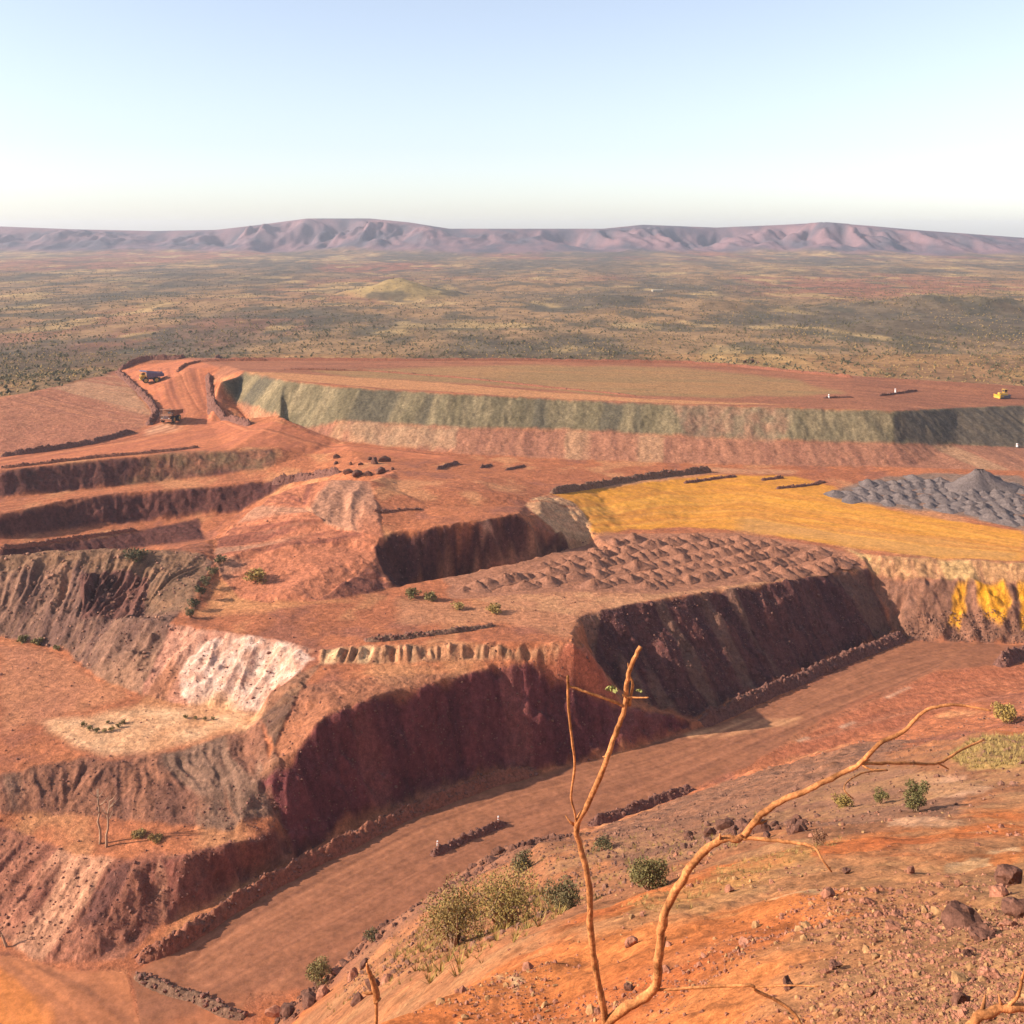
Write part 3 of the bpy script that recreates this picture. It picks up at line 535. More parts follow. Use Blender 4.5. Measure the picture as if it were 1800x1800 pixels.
M_soil = soil_material('mine_soil', None, 0.8, 0.7, 1.4, 0.42)
M_dump = soil_material('tipped_soil', None, 1.0, 0.45, 1.0, 0.45)
M_road = soil_material('packed_road_soil', None, 0.9, 0.3, 0.5, 0.22)
M_near = soil_material('rusty_hill_soil', None, 4.0, 0.8, 0.22, 0.42)
M_plain = soil_material('plain_soil', None, 0.15, 0.5, 3.0, 0.35)

def tag(o, label=None, cat=None, group=None, kind=None):
    if label: o['label'] = label
    if cat: o['category'] = cat
    if group: o['group'] = group
    if kind: o['kind'] = kind
    return o
def mesh_np(name, co, faces, mat, col=None, smooth=True, parent=None):
    """faces: (n,3) or (n,4) int array"""
    me = bpy.data.meshes.new(name); n, kf = len(co), faces.shape[1]
    me.vertices.add(n); me.vertices.foreach_set('co', np.ascontiguousarray(co, np.float32).ravel())
    me.loops.add(faces.size); me.loops.foreach_set('vertex_index', np.ascontiguousarray(faces, np.int32).ravel())
    me.polygons.add(len(faces)); me.polygons.foreach_set('loop_start', np.arange(0, faces.size, kf, dtype=np.int32))
    me.polygons.foreach_set('use_smooth', np.full(len(faces), smooth))
    if col is not None:
        at = me.attributes.new('soil', 'FLOAT_COLOR', 'POINT')
        at.data.foreach_set('color', np.concatenate([col, np.ones((n, 1), np.float32)], 1).astype(np.float32).ravel())
    me.update(calc_edges=True); me.materials.append(mat)
    o = bpy.data.objects.new(name, me); C.objects.link(o)
    if parent: o.parent = parent
    return o
co = np.stack([XX, YY, Z], -1).reshape(-1, 3); cl = COL.reshape(-1, 3)
idx = np.arange(NY * NT).reshape(NY, NT)
Q4 = np.stack([idx[:-1, :-1], idx[:-1, 1:], idx[1:, 1:], idx[1:, :-1]], -1).reshape(-1, 4)
qz = ZONE[:-1, :-1].reshape(-1)
for z, nm, m in ((0, 'ground', M_soil), (1, 'haul_road', M_road), (2, 'hillside', M_near), (3, 'waste_dump', M_dump), (4, 'yellow_pad', M_road), (5, 'plain', M_plain)):
    q = Q4[qz == z]
    if not len(q): continue
    u_, inv = np.unique(q, return_inverse=True)
    tag(mesh_np(nm, co[u_], inv.reshape(q.shape), m, cl[u_]), kind='structure')
del Q4, idx
# the hilltop round the viewpoint
hx, hy = np.linspace(-48, 48, 129), np.linspace(-30, 46, 102)
HX, HY = np.meshgrid(hx, hy); HZ_ = np.zeros(HX.shape)
for i in range(HX.shape[0]):
    for j in range(HX.shape[1]):
        x, y = HX[i, j], HY[i, j]; yc = max(y, 5.6); xc = min(max(x, -0.9 * yc), 0.9 * yc); g = CZ - zat(xc, yc)
        if y < 5.6: g = 1.7 + (g - 1.7) * max(y, 0) / 5.6
        HZ_[i, j] = CZ - g - (0.3 if (abs(x) < 0.9 * y and y > 5.6) else 0)
HZ_ += 0.12 * fbm(HX / 3, HY / 3, 3, 471)
hi = np.arange(HX.size).reshape(HX.shape); hq = np.stack([hi[:-1, :-1], hi[:-1, 1:], hi[1:, 1:], hi[1:, :-1]], -1).reshape(-1, 4)
hcol = (np.array((0.44, 0.145, 0.045)) * (1 + 0.3 * fbm(HX / 4, HY / 4, 3, 472))[..., None]).reshape(-1, 3).astype(np.float32)
tag(mesh_np('hilltop', np.stack([HX, HY, HZ_], -1).reshape(-1, 3), hq, M_near, hcol), kind='structure')

# ------------------------------------------------------------------ far plain and the ranges on the horizon
SKY_U = [-1500, -600, 0, 130, 270, 380, 450, 540, 650, 720, 790, 900, 1060, 1130, 1260, 1380, 1450, 1530, 1620, 1800, 2300, 3300]
SKY_V = [402, 396, 398, 403, 406, 404, 396, 384, 384, 391, 402, 402, 402, 395, 400, 395, 391, 397, 405, 418, 408, 400]
fy = np.concatenate([np.geomspace(YB, 4000, 330, endpoint=False), np.linspace(4000, 7400, 260), np.geomspace(7500, 9200, 8)])
ft = np.linspace(-0.95, 0.95, 1100)
FY = np.repeat(fy[:, None], len(ft), 1); FX = FY * ft[None, :]
FH = 102 + 5 * ss(YB, 2600, FY) + ss(YB, 1300, FY) * (5 * fbm(FX / 160, FY / 200, 4, 501) + 6 * fbm(FX / 420, FY / 500, 3, 511))
def knoll(u, D, r, ry, h, e=1.0):
    global FH
    x = (u - 900) / F * D
    d = np.sqrt(((FX - x) / r) ** 2 + ((FY - D) / ry) ** 2)
    FH = FH - h * np.clip(1 - d, 0, 1) ** e * (1 + 0.3 * fbm(FX / 40, FY / 40, 3, 521))
knoll(705, 1850, 110, 140, 26, 0.9); knoll(1640, 1420, 160, 120, 16); knoll(1760, 1380, 120, 100, 12); knoll(1250, 1500, 90, 70, 12); knoll(1080, 1650, 90, 80, 9); knoll(1560, 1150, 90, 60, 7)
uu = 900 + F * ft
sv = np.interp(uu, SKY_U, SKY_V)
ridD = 5750 + 260 * vn(uu / 260, uu * 0, 531) + 90 * vn(uu / 70, uu * 0, 532)
topH = (sv - HZ) / F * ridD                     # drop of the skyline below the eye (negative: above)
up = ss(-1250, 0, FY - ridD[None, :]); dn = ss(1700, 0, FY - ridD[None, :])
prof = np.where(FY < ridD[None, :], np.clip(up, 0, 1) ** 1.35, dn)
wob = FX + 120 * fbm(FX / 500, FY / 500, 3, 541)
rg = 1 - 1.9 * np.abs(fbm(wob / (300 + 0 * FX), FY / 800, 5, 551, 0.55))
am = 0.35 + 0.8 * ss(-0.45, 0.35, fbm(FX / 1100, FY / 900, 3, 557))
lev = np.clip(prof * (0.80 - am * (0.55 - 0.95 * rg * (1 + 0.5 * fbm(FX / 130, FY / 300, 3, 559)))), 0, 1)
lev = lev + (prof - lev) * ss(0.80, 0.98, prof)
FH = FH - (FH - topH[None, :]) * lev
fc = plaincol(FX.astype(np.float32), FY.astype(np.float32))
knc = ss(0.0, 0.5, np.clip(1 - np.hypot((FX + 187) / 140, (FY - 1830) / 140), 0, 1))[..., None]
fc += (np.array((0.33, 0.22, 0.085)) - fc) * knc * 0.8
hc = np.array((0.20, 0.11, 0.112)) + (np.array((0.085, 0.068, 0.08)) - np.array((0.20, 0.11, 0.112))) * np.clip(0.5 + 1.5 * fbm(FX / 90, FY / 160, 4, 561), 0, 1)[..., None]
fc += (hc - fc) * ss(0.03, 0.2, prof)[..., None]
# patches of dense scrub seen as darker ground cover far away
sc_ = ss(0.05, 0.4, fbm(FX / 35, FY / 60, 4, 571))[..., None] * ss(0.3, 0.05, prof)[..., None]
fc += (np.array((0.075, 0.062, 0.04)) - fc) * sc_ * 0.75
fco = np.stack([FX, FY, CZ - FH], -1).reshape(-1, 3); fcl = fc.reshape(-1, 3).astype(np.float32)
fi = np.arange(FY.size).reshape(FY.shape)
fq = np.stack([fi[:-1, :-1], fi[:-1, 1:], fi[1:, 1:], fi[1:, :-1]], -1)
ksp = int(np.searchsorted(fy, 4250))
for nm, q in (('far_plain', fq[:ksp]), ('hills', fq[ksp:])):
    q = q.reshape(-1, 4); u_, inv = np.unique(q, return_inverse=True)
    tag(mesh_np(nm, fco[u_], inv.reshape(q.shape), M_plain, fcl[u_]), kind='structure')
def fz(x, y):
    if y < YB: return zat(x, y)
    i = int(np.clip(np.searchsorted(fy, y) - 1, 0, len(fy) - 2)); j = int(np.clip(np.searchsorted(ft, x / y), 0, len(ft) - 1))
    a = (y - fy[i]) / (fy[i + 1] - fy[i])
    return CZ - (FH[i, j] * (1 - a) + FH[i + 1, j] * a)
# ------------------------------------------------------------------ haze
def haze(dens):
    m = bpy.data.materials.new('haze'); m.use_nodes = True; t = m.node_tree
    for n in list(t.nodes):
        if n.type == 'BSDF_PRINCIPLED': t.nodes.remove(n)
    v = t.nodes.new('ShaderNodeVolumePrincipled'); v.inputs['Color'].default_value = (0.84, 0.87, 1.0, 1)
    v.inputs['Density'].default_value = dens; v.inputs['Anisotropy'].default_value = 0.2
    t.links.new(v.outputs[0], t.nodes['Material Output'].inputs['Volume'])
    X, y0, y1, z0, z1 = 9500, -60, 9400, 9, 216
    co = np.array([(a, b, c) for c in (z0, z1) for b in (y0, y1) for a in (-X, X)], np.float32)
    f = np.array([(0, 2, 3, 1), (4, 5, 7, 6), (0, 1, 5, 4), (2, 6, 7, 3), (0, 4, 6, 2), (1, 3, 7, 5)])
    tag(mesh_np('haze', co, f, m, smooth=False), kind='stuff')
haze(5.8e-5)

# ------------------------------------------------------------------ builders
rng = np.random.default_rng(11)
def empty(name, loc, rz=0.0, label=None, cat=None, group=None):
    o = bpy.data.objects.new(name, None); C.objects.link(o); o.location = loc; o.rotation_euler = (0, 0, rz)
    return tag(o, label, cat, group)
def at(u, v, dz=0.0):
    x, y = hit(u, v); return Vector((x, y, fz(x, y) + dz))
class MB:
    def __init__(s): s.v, s.f = [], []
    def add(s, V, Fc):
        n = len(s.v); s.v += [tuple(p) for p in V]; s.f += [tuple(i + n for i in f) for f in Fc]
    def box(s, c, d, taper=1.0, rz=0.0, ry=0.0):
        M = Matrix.Rotation(rz, 4, 'Z') @ Matrix.Rotation(ry, 4, 'Y'); V = []
        for z in (-1, 1):
            k = taper if z > 0 else 1
            for x, y in ((-1, -1), (1, -1), (1, 1), (-1, 1)):
                V.append(Vector(c) + M @ Vector((x * d[0] / 2 * k, y * d[1] / 2 * k, z * d[2] / 2)))
        s.add(V, [(3, 2, 1, 0), (4, 5, 6, 7), (0, 1, 5, 4), (1, 2, 6, 5), (2, 3, 7, 6), (3, 0, 4, 7)])
    def hexa(s, pts):
        s.add(pts, [(3, 2, 1, 0), (4, 5, 6, 7), (0, 1, 5, 4), (1, 2, 6, 5), (2, 3, 7, 6), (3, 0, 4, 7)])
    def cyl(s, a, b, r0, r1=None, n=16, caps=True):
        a, b = Vector(a), Vector(b); r1 = r0 if r1 is None else r1
        d = (b - a).normalized(); p = d.orthogonal().normalized(); q = d.cross(p)
        V = []
        for c, r in ((a, r0), (b, r1)):
            for k in range(n):
                t = 2 * math.pi * k / n; V.append(c + p * (r * math.cos(t)) + q * (r * math.sin(t)))
        Fc = [(k, (k + 1) % n, n + (k + 1) % n, n + k) for k in range(n)]
        if caps: Fc += [tuple(range(n))[::-1], tuple(range(n, 2 * n))]
        s.add(V, Fc)
    def tube(s, path, rad, n=8):
        P_ = [Vector(p) for p in path]; V = []; Fc = []
        prev = None
        for i, p in enumerate(P_):
            d = (P_[min(i + 1, len(P_) - 1)] - P_[max(i - 1, 0)]).normalized()
            a = d.orthogonal().normalized() if prev is None else (prev - d * prev.dot(d)).normalized()
            prev = a; b = d.cross(a)
            for k in range(n):
                t = 2 * math.pi * k / n; V.append(p + (a * math.cos(t) + b * math.sin(t)) * rad[i])
        m = len(P_)
        for i in range(m - 1):
            for k in range(n): Fc.append((i * n + k, i * n + (k + 1) % n, (i + 1) * n + (k + 1) % n, (i + 1) * n + k))
        Fc += [tuple(range(n))[::-1], tuple(range((m - 1) * n, m * n))]
        s.add(V, Fc)
    def build(s, name, mat, parent=None, smooth=False, bevel=0.0):
        me = bpy.data.meshes.new(name); me.from_pydata(s.v, [], s.f); me.update()
        if smooth: me.polygons.foreach_set('use_smooth', [True] * len(me.polygons))
        me.materials.append(mat)
        o = bpy.data.objects.new(name, me); C.objects.link(o)
        if parent: o.parent = parent
        if bevel:
            b = o.modifiers.new('bevel', 'BEVEL'); b.width = bevel; b.segments = 2
        return o
def paint_mat(name, c, rough=0.5, metal=0.0, dirt=(0.36, 0.15, 0.08), amount=0.45, scale=1.5):
    """painted or plain surface with red dust in patches"""
    m, t, b = mat_new(name); N, L = t.nodes, t.links
    n = N.new('ShaderNodeTexNoise'); n.inputs['Scale'].default_value = scale; n.inputs['Detail'].default_value = 5
    tc = N.new('ShaderNodeTexCoord'); L.new(tc.outputs['Object'], n.inputs['Vector'])
    r = N.new('ShaderNodeMapRange'); r.inputs[1].default_value = 0.45; r.inputs[2].default_value = 0.75; r.inputs[4].default_value = amount
    L.new(n.outputs['Fac'], r.inputs[0])
    x = N.new('ShaderNodeMix'); x.data_type = 'RGBA'; x.inputs['A'].default_value = (*c, 1); x.inputs['B'].default_value = (*dirt, 1)
    L.new(r.outputs[0], x.inputs['Factor']); L.new(x.outputs['Result'], b.inputs['Base Color'])
    b.inputs['Roughness'].default_value = rough; b.inputs['Metallic'].default_value = metal
    return m
def leaf_mat(name, c, c2):
    m, t, b = mat_new(name); N, L = t.nodes, t.links
    n = N.new('ShaderNodeTexNoise'); n.inputs['Scale'].default_value = 1.7; n.inputs['Detail'].default_value = 3
    g = N.new('ShaderNodeNewGeometry'); L.new(g.outputs['Position'], n.inputs['Vector'])
    oi = N.new('ShaderNodeObjectInfo')
    ad = N.new('ShaderNodeMath'); ad.operation = 'ADD'; L.new(n.outputs['Fac'], ad.inputs[0])
    mu = N.new('ShaderNodeMath'); mu.operation = 'MULTIPLY_ADD'; mu.inputs[1].default_value = 0.7; mu.inputs[2].default_value = -0.35
    L.new(oi.outputs['Random'], mu.inputs[0]); L.new(mu.outputs[0], ad.inputs[1])
    x = N.new('ShaderNodeMix'); x.data_type = 'RGBA'; x.inputs['A'].default_value = (*c, 1); x.inputs['B'].default_value = (*c2, 1)
    r = N.new('ShaderNodeMapRange'); r.inputs[1].default_value = 0.2; r.inputs[2].default_value = 0.8
    L.new(ad.outputs[0], r.inputs[0]); L.new(r.outputs[0], x.inputs['Factor']); L.new(x.outputs['Result'], b.inputs['Base Color'])
    b.inputs['Roughness'].default_value = 0.8; b.inputs['Specular IOR Level'].default_value = 0.15
    return m
M_leaf = leaf_mat('olive_leaves', (0.145, 0.12, 0.045), (0.26, 0.19, 0.07))
M_dry = leaf_mat('dry_yellow_leaves', (0.34, 0.22, 0.06), (0.24, 0.16, 0.055))
M_dark = leaf_mat('dark_leaves', (0.09, 0.078, 0.04), (0.17, 0.13, 0.058))
M_pale = leaf_mat('pale_grass', (0.44, 0.29, 0.10), (0.33, 0.21, 0.075))
M_bush = leaf_mat('plain_scrub_leaves', (0.06, 0.052, 0.03), (0.13, 0.10, 0.048))
M_stem = paint_mat('bark', (0.28, 0.16, 0.09), 0.85, amount=0.3)
M_rock = soil_material('ironstone', (0.30, 0.125, 0.075), 3.0, 0.6, 0.3, 0.5)
M_rockd = soil_material('dark_ironstone', (0.135, 0.06, 0.04), 3.0, 0.6, 0.3, 0.5)
M_rubm = soil_material('maroon_broken_rock', (0.17, 0.08, 0.06), 1.2, 0.5, 0.5, 0.6)
M_rubd = soil_material('dark_broken_rock', (0.21, 0.10, 0.065), 1.5, 0.5, 0.5, 0.5)
M_rub = soil_material('broken_rock', (0.33, 0.16, 0.10), 1.2, 0.5, 0.5, 0.5)

def rock_arrays(sub=1, seed=0, squash=0.7, rough=0.35):
    bm = bmesh.new(); bmesh.ops.create_icosphere(bm, subdivisions=sub, radius=1.0)
    r = np.random.default_rng(seed)
    V = np.array([v.co[:] for v in bm.verts]); Fc = np.array([[v.index for v in f.verts] for f in bm.faces]); bm.free()
    off = np.zeros(len(V))
    for k in range(5):                                     # flat breaks
        n = r.normal(size=3); n /= np.linalg.norm(n); d = r.uniform(0.35, 0.8)
        h = V @ n; m = h > d; V[m] -= np.outer(h[m] - d, n)
    V *= 1 + rough * 0.4 * r.normal(size=(len(V), 1)) * 0.5
    V *= np.array([1.0, r.uniform(0.65, 1.0), squash])
    return V, Fc
ROCKS = [rock_arrays(1, 900 + k, 0.55 + 0.08 * k, 0.3) for k in range(5)]
ROCK2 = [rock_arrays(2, 950 + k, 0.6 + 0.06 * k, 0.3) for k in range(5)]
def rotz(V, a):
    c, s = math.cos(a), math.sin(a); return V @ np.array([[c, s, 0], [-s, c, 0], [0, 0, 1]])
def scatter(name, pts, sizes, mat, src, zsink=0.25, label=None, cat=None, kind='stuff', squash=1.0, col=None):
    Vs, Fs, n = [], [], 0
    for (x, y), s in zip(pts, sizes):
        V, Fc = src[rng.integers(len(src))]
        V = rotz(V, rng.uniform(0, 6.28)) * s * np.array([1, 1, squash]) + np.array([x, y, fz(x, y) + s * (0.5 - zsink) * squash])
        Vs.append(V); Fs.append(Fc + n); n += len(V)
    if not Vs: return None
    return tag(mesh_np(name, np.concatenate(Vs), np.concatenate(Fs), mat, smooth=False), label, cat, kind=kind)
def rand_in(poly, n):
    out = []; xs = [p[0] for p in poly]; yy = [p[1] for p in poly]
    while len(out) < n:
        x = rng.uniform(min(xs), max(xs), 400); y = rng.uniform(min(yy), max(yy), 400)
        m = inside(poly, x, y); out += list(zip(x[m], y[m]))
    return out[:n]

# foliage
def leaf_cloud(blobs, n, size, seed, flat=0.8):
    """small leaf faces spread through a few rounded masses; blobs = (x, y, z, r, rz)"""
    r = np.random.default_rng(seed); V, Fc = [], []
    wgt = np.array([b[3] ** 2 for b in blobs]); wgt /= wgt.sum()
    for k in r.choice(len(blobs), n, p=wgt):
        x, y, z, R_, rz = blobs[k]
        d = r.normal(size=3); d /= np.linalg.norm(d); rad = R_ * r.uniform(0.25, 1.0) ** 0.55
        c = np.array([x, y, z]) + d * rad * np.array([1, 1, rz / R_])
        if c[2] < 0.02: c[2] = abs(c[2]) * 0.3 + 0.02
        a = r.normal(size=3); a /= np.linalg.norm(a); b = np.cross(a, r.normal(size=3)); b /= np.linalg.norm(b)
        s = size * r.uniform(0.6, 1.4); i = len(V)
        V += [c - a * s, c + b * s * 0.55, c + a * s, c - b * s * 0.55]; Fc.append((i, i + 1, i + 2, i + 3))
    return np.array(V), np.array(Fc)
def shrub(name, loc, wdt, hgt, label, mat, n=900, leaf=0.06, seed=0, group=None, cat='shrub', nb=10, stems=9, open_=0.22, rz=None):
    r = random.Random(seed)
    root = empty(name, loc, r.uniform(0, 6.28) if rz is None else rz, label, cat, group)
    bl, mb = [], MB()
    for k in range(nb):
        a = 6.283 * k / nb + r.uniform(-.4, .4); d = wdt * 0.5 * r.uniform(0.15, 0.62)
        R_ = wdt * r.uniform(0.16, 0.27) * (1 - open_ * 0.5); z = hgt * r.uniform(0.3, 0.78)
        bl.append((math.cos(a) * d, math.sin(a) * d, z, R_, min(R_ * 0.8, hgt * 0.4)))
    for k in range(stems):
        b = bl[k % nb]; q = Vector((b[0], b[1], b[2]))
        mid = q * 0.5 + Vector((r.uniform(-.1, .1) * wdt, r.uniform(-.1, .1) * wdt, 0.05 * hgt))
        mb.tube([Vector((r.uniform(-.03, .03) * wdt, r.uniform(-.03, .03) * wdt, -0.15 * hgt)), mid, q], [0.018 * wdt, 0.012 * wdt, 0.005 * wdt], 5)
    V, Fc = leaf_cloud(bl, n, leaf, seed + 5)
    mesh_np('foliage', V, Fc, mat, smooth=False, parent=root)
    mb.build('stem', M_stem, root)
    return root
def place(o, **kw):
    for k, v in kw.items(): setattr(o, k, v)
    return o

# rubble banks (windrows) along the roads
def windrow(pts, wdt, hgt, colour_mat, label, seed=0, name='windrow', cat='earth bank', world=False, step=0.33, rough=0.42, group=None):
    P_ = [Vector((*(p if world else hit(*p)), 0)) for p in pts]
    path = [P_[0]]
    for a, b in zip(P_, P_[1:]):
        n = max(1, int((b - a).length / step))
        path += [a + (b - a) * (k / n) for k in range(1, n + 1)]
    # round the corners
    for _ in range(6): path = [path[0]] + [(path[i - 1] + path[i] * 2 + path[i + 1]) / 4 for i in range(1, len(path) - 1)] + [path[-1]]
    m = 19; A = np.array([p[:2] for p in path]); tg = np.gradient(A, axis=0); tg /= np.linalg.norm(tg, axis=1)[:, None] + 1e-9
    nr = np.stack([-tg[:, 1], tg[:, 0]], 1); N_ = len(A)
    L_ = np.arange(N_) * step
    end = np.minimum(1, np.minimum(np.arange(N_), np.arange(N_)[::-1]) * step / (wdt * 0.7)) ** 0.6
    o = np.linspace(-1, 1, m)
    pr = np.clip(1 - np.abs(o) ** 1.35, 0, 1)
    wob = wdt * 0.10 * fbm(L_ / 6, L_ * 0 + seed, 3, seed + 1)
    hv = hgt * (1 + 0.35 * fbm(L_ / 4, L_ * 0 + 3 + seed, 3, seed + 2))
    X_ = A[:, 0][:, None] + nr[:, 0][:, None] * (o[None] * wdt / 2 * (0.6 + 0.4 * end[:, None]) + wob[:, None])
    Y_ = A[:, 1][:, None] + nr[:, 1][:, None] * (o[None] * wdt / 2 * (0.6 + 0.4 * end[:, None]) + wob[:, None])
    Zg = np.array([[fz(x, y) for x, y in zip(a, b)] for a, b in zip(X_, Y_)])
    lump = rough * hgt * (0.5 * vn(X_ / 1.1, Y_ / 1.1, seed + 4) + 0.5 * vn(X_ / 0.5, Y_ / 0.5, seed + 5))
    Z_ = Zg - 0.12 + pr[None] * (hv * end)[:, None] + lump * np.sqrt(pr)[None] * end[:, None]
    Z_[:, 0] -= 0.3; Z_[:, -1] -= 0.3
    i = np.arange(N_ * m).reshape(N_, m)
    Fq = np.stack([i[:-1, :-1], i[1:, :-1], i[1:, 1:], i[:-1, 1:]], -1).reshape(-1, 4)
    ob = mesh_np(name, np.stack([X_, Y_, Z_], -1).reshape(-1, 3), Fq, colour_mat, smooth=True)
    BANK.append((X_, Y_, Z_))
    return tag(ob, label, cat, group)
BANK = []
M_wred = soil_material('windrow_red_rubble', (0.27, 0.10, 0.058), 1.6, 1.0, 0.8, 0.45)
M_wdark = soil_material('windrow_dark_rubble', (0.18, 0.08, 0.058), 1.6, 1.0, 0.8, 0.5)
M_wbrown = soil_material('windrow_brown_rubble', (0.20, 0.105, 0.065), 1.6, 1.0, 0.8, 0.5)
M_wpale = soil_material('windrow_pale_soil', (0.42, 0.18, 0.10), 1.6, 0.8, 0.8, 0.4)
windrow([(238, 1692), (300, 1664), (400, 1600), (480, 1554), (560, 1511), (640, 1472), (720, 1433), (800, 1400), (880, 1373), (945, 1358)], 4.2, 2.3, M_wred, 'long curved bank of red rubble between the haul road and the dark cut wall', 21)
windrow([(1232, 1272), (1300, 1244), (1390, 1204), (1490, 1160), (1590, 1118)], 4.6, 2.5, M_wdark, 'straight dark rubble bank along the foot of the heaped mesa', 22)
windrow([(1035, 1452), (1090, 1434), (1150, 1412), (1220, 1390)], 3.2, 1.6, M_wdark, 'low dark bank on the near side of the haul road, beside the branches', 23)
windrow([(757, 1506), (790, 1490), (830, 1472), (890, 1448)], 2.2, 1.3, M_wdark, 'short rubble island in the middle of the haul road between two white posts', 24)
windrow([(238, 1716), (290, 1738), (350, 1762), (400, 1780), (435, 1792)], 2.8, 0.8, M_wbrown, 'low bank of brown clods across the near end of the haul road', 25)
windrow([(968, 868), (1010, 862), (1060, 854), (1110, 845), (1160, 839), (1210, 834), (1250, 829)], 3.4, 2.4, M_wbrown, 'ragged dark bank along the back edge of the yellow pad', 26, rough=0.25)
windrow([(1202, 849), (1250, 843), (1296, 838)], 1.8, 0.9, M_wdark, 'thin dark ridge on the yellow pad in front of its back bank', 27)
windrow([(1338, 845), (1376, 841)], 1.8, 1.0, M_wdark, 'very short dark ridge on the yellow pad, the middle one of three', 28)
windrow([(1364, 860), (1410, 855), (1452, 848)], 1.8, 1.0, M_wdark, 'thin dark ridge on the yellow pad reaching the grey heaps', 29)
windrow([(206, 655), (228, 674), (250, 694), (268, 712), (274, 728), (262, 748)], 4.4, 2.4, M_wdark, 'dark bank curving along the left side of the ramp road', 31, rough=0.35)
windrow([(208, 652), (235, 640), (262, 632), (320, 630), (385, 628)], 4.0, 2.6, M_wdark, 'dark bank around the top corner of the ramp behind the haul truck', 32, rough=0.35)
windrow([(312, 655), (325, 643), (350, 637), (400, 635), (470, 634)], 3.0, 1.4, M_wred, 'thin red bank curving from the ramp onto the dump top', 33, rough=0.3)
windrow([(366, 662), (369, 690), (372, 716), (392, 736), (440, 748)], 4.2, 2.6, M_wdark, 'dark bank on the right of the ramp road at the end of the green dump', 34, rough=0.35)
windrow([(0, 803), (80, 793), (160, 780), (236, 760)], 4.0, 2.2, M_wdark, 'maroon bank along the far edge of the upper left haul road', 35, rough=0.35)
windrow([(0, 824), (100, 812), (200, 802), (300, 793), (350, 786)], 3.0, 1.1, M_wred, 'low red bank on the near edge of the upper left haul road', 36, rough=0.3)
windrow([(478, 852), (520, 846), (560, 838), (598, 832)], 3.6, 2.6, M_wdark, 'dark bank on the rim above the far-left pit, left of the black boulders', 37)
windrow([(640, 1128), (720, 1122), (800, 1112), (870, 1101)], 2.4, 1.1, M_wbrown, 'low brown bank across the middle bench above the little row of pillars', 38)
windrow([(0, 966), (60, 959), (130, 949), (200, 938), (240, 932)], 2.2, 1.2, M_wred, 'lumpy red bank on the lowest far-left bench', 39)
windrow([(768, 826), (790, 819), (806, 815)], 2.2, 1.3, M_wdark, 'short dark ridge beside the dump road, the largest of three in a row', 40)
windrow([(844, 823), (865, 818)], 1.8, 1.0, M_wdark, 'tiny dark ridge beside the dump road, the middle of three in a row', 41)
windrow([(888, 827), (924, 820)], 1.8, 0.9, M_wdark, 'thin dark ridge beside the dump road, the last on the right of three', 42)
windrow([(655, 903), (700, 898), (745, 895)], 1.6, 0.7, M_wred, 'thin ridge on the red platform above the middle pit', 43)
windrow([(1446, 700), (1500, 699)], 1.6, 0.8, M_wdark, 'thin dark ridge on the dump top with a white post at its left end', 44, rough=0.3)
windrow([(1545, 696), (1580, 692), (1612, 687)], 1.6, 1.0, M_wdark, 'thin dark ridge on the dump top with a white post halfway along', 45, rough=0.3)
windrow([(1752, 1172), (1800, 1150), (1860, 1140)], 5.0, 3.0, M_wdark, 'dark mound at the right edge beside the end of the haul road', 46)
windrow([(500, 650), (640, 652), (800, 664), (960, 681), (1120, 697)], 2.2, 0.8, M_wred, 'long thin windrow along the dump top behind its crest', 47, step=1.2, rough=0.3)
windrow([(400, 633), (700, 634), (900, 634), (1200, 638), (1300, 645), (1500, 664)], 3.0, 1.5, M_wred, 'long red bank along the far edge of the dump top', 48, step=1.5, rough=0.3)

# heaps dumped in rows
def heap_mesh(name, seed, mat):
    n, rings = 26, 9; V = [(0, 0, 1.0)]; Fc = []
    r = np.random.default_rng(seed); ox, oy = r.uniform(-.18, .18, 2); el = r.uniform(0.8, 1.25)
    for k in range(1, rings + 1):
        q = k / rings
        for i in range(n):
            a = 6.2832 * i / n; rr = q * (1 + 0.16 * math.sin(2 * a + seed) + 0.1 * math.sin(3 * a + 2 * seed) + 0.05 * math.sin(7 * a + seed))
            z = 0.5 + 0.5 * math.cos(math.pi * min(1, q * 1.02)) * (1 - 0.25 * q)
            z = min(z, 1.0) + 0.07 * r.normal() * (1 - q) + 0.03 * r.normal()
            V.append((math.cos(a) * rr * el + ox * (1 - q), math.sin(a) * rr / el + oy * (1 - q), z if k < rings else -0.15))
    for i in range(n): Fc.append((0, 1 + i, 1 + (i + 1) % n))
    for k in range(rings - 1):
        for i in range(n):
            a = 1 + k * n; Fc.append((a + i, a + n + i, a + n + (i + 1) % n, a + (i + 1) % n))
    me = bpy.data.meshes.new(name); me.from_pydata(V, [], Fc); me.update()
    me.polygons.foreach_set('use_smooth', [True] * len(me.polygons)); me.materials.append(mat); return me
M_heap = soil_material('heap_brown_soil', (0.28, 0.12, 0.07), 1.2, 0.9, 0.8, 0.42)
M_heapg = soil_material('heap_grey_rock', (0.165, 0.122, 0.108), 1.2, 0.9, 0.8, 0.42)
HM = [heap_mesh('earth_heap', 60 + k, M_heap) for k in range(6)]; HG = [heap_mesh('rock_heap', 70 + k, M_heapg) for k in range(6)]
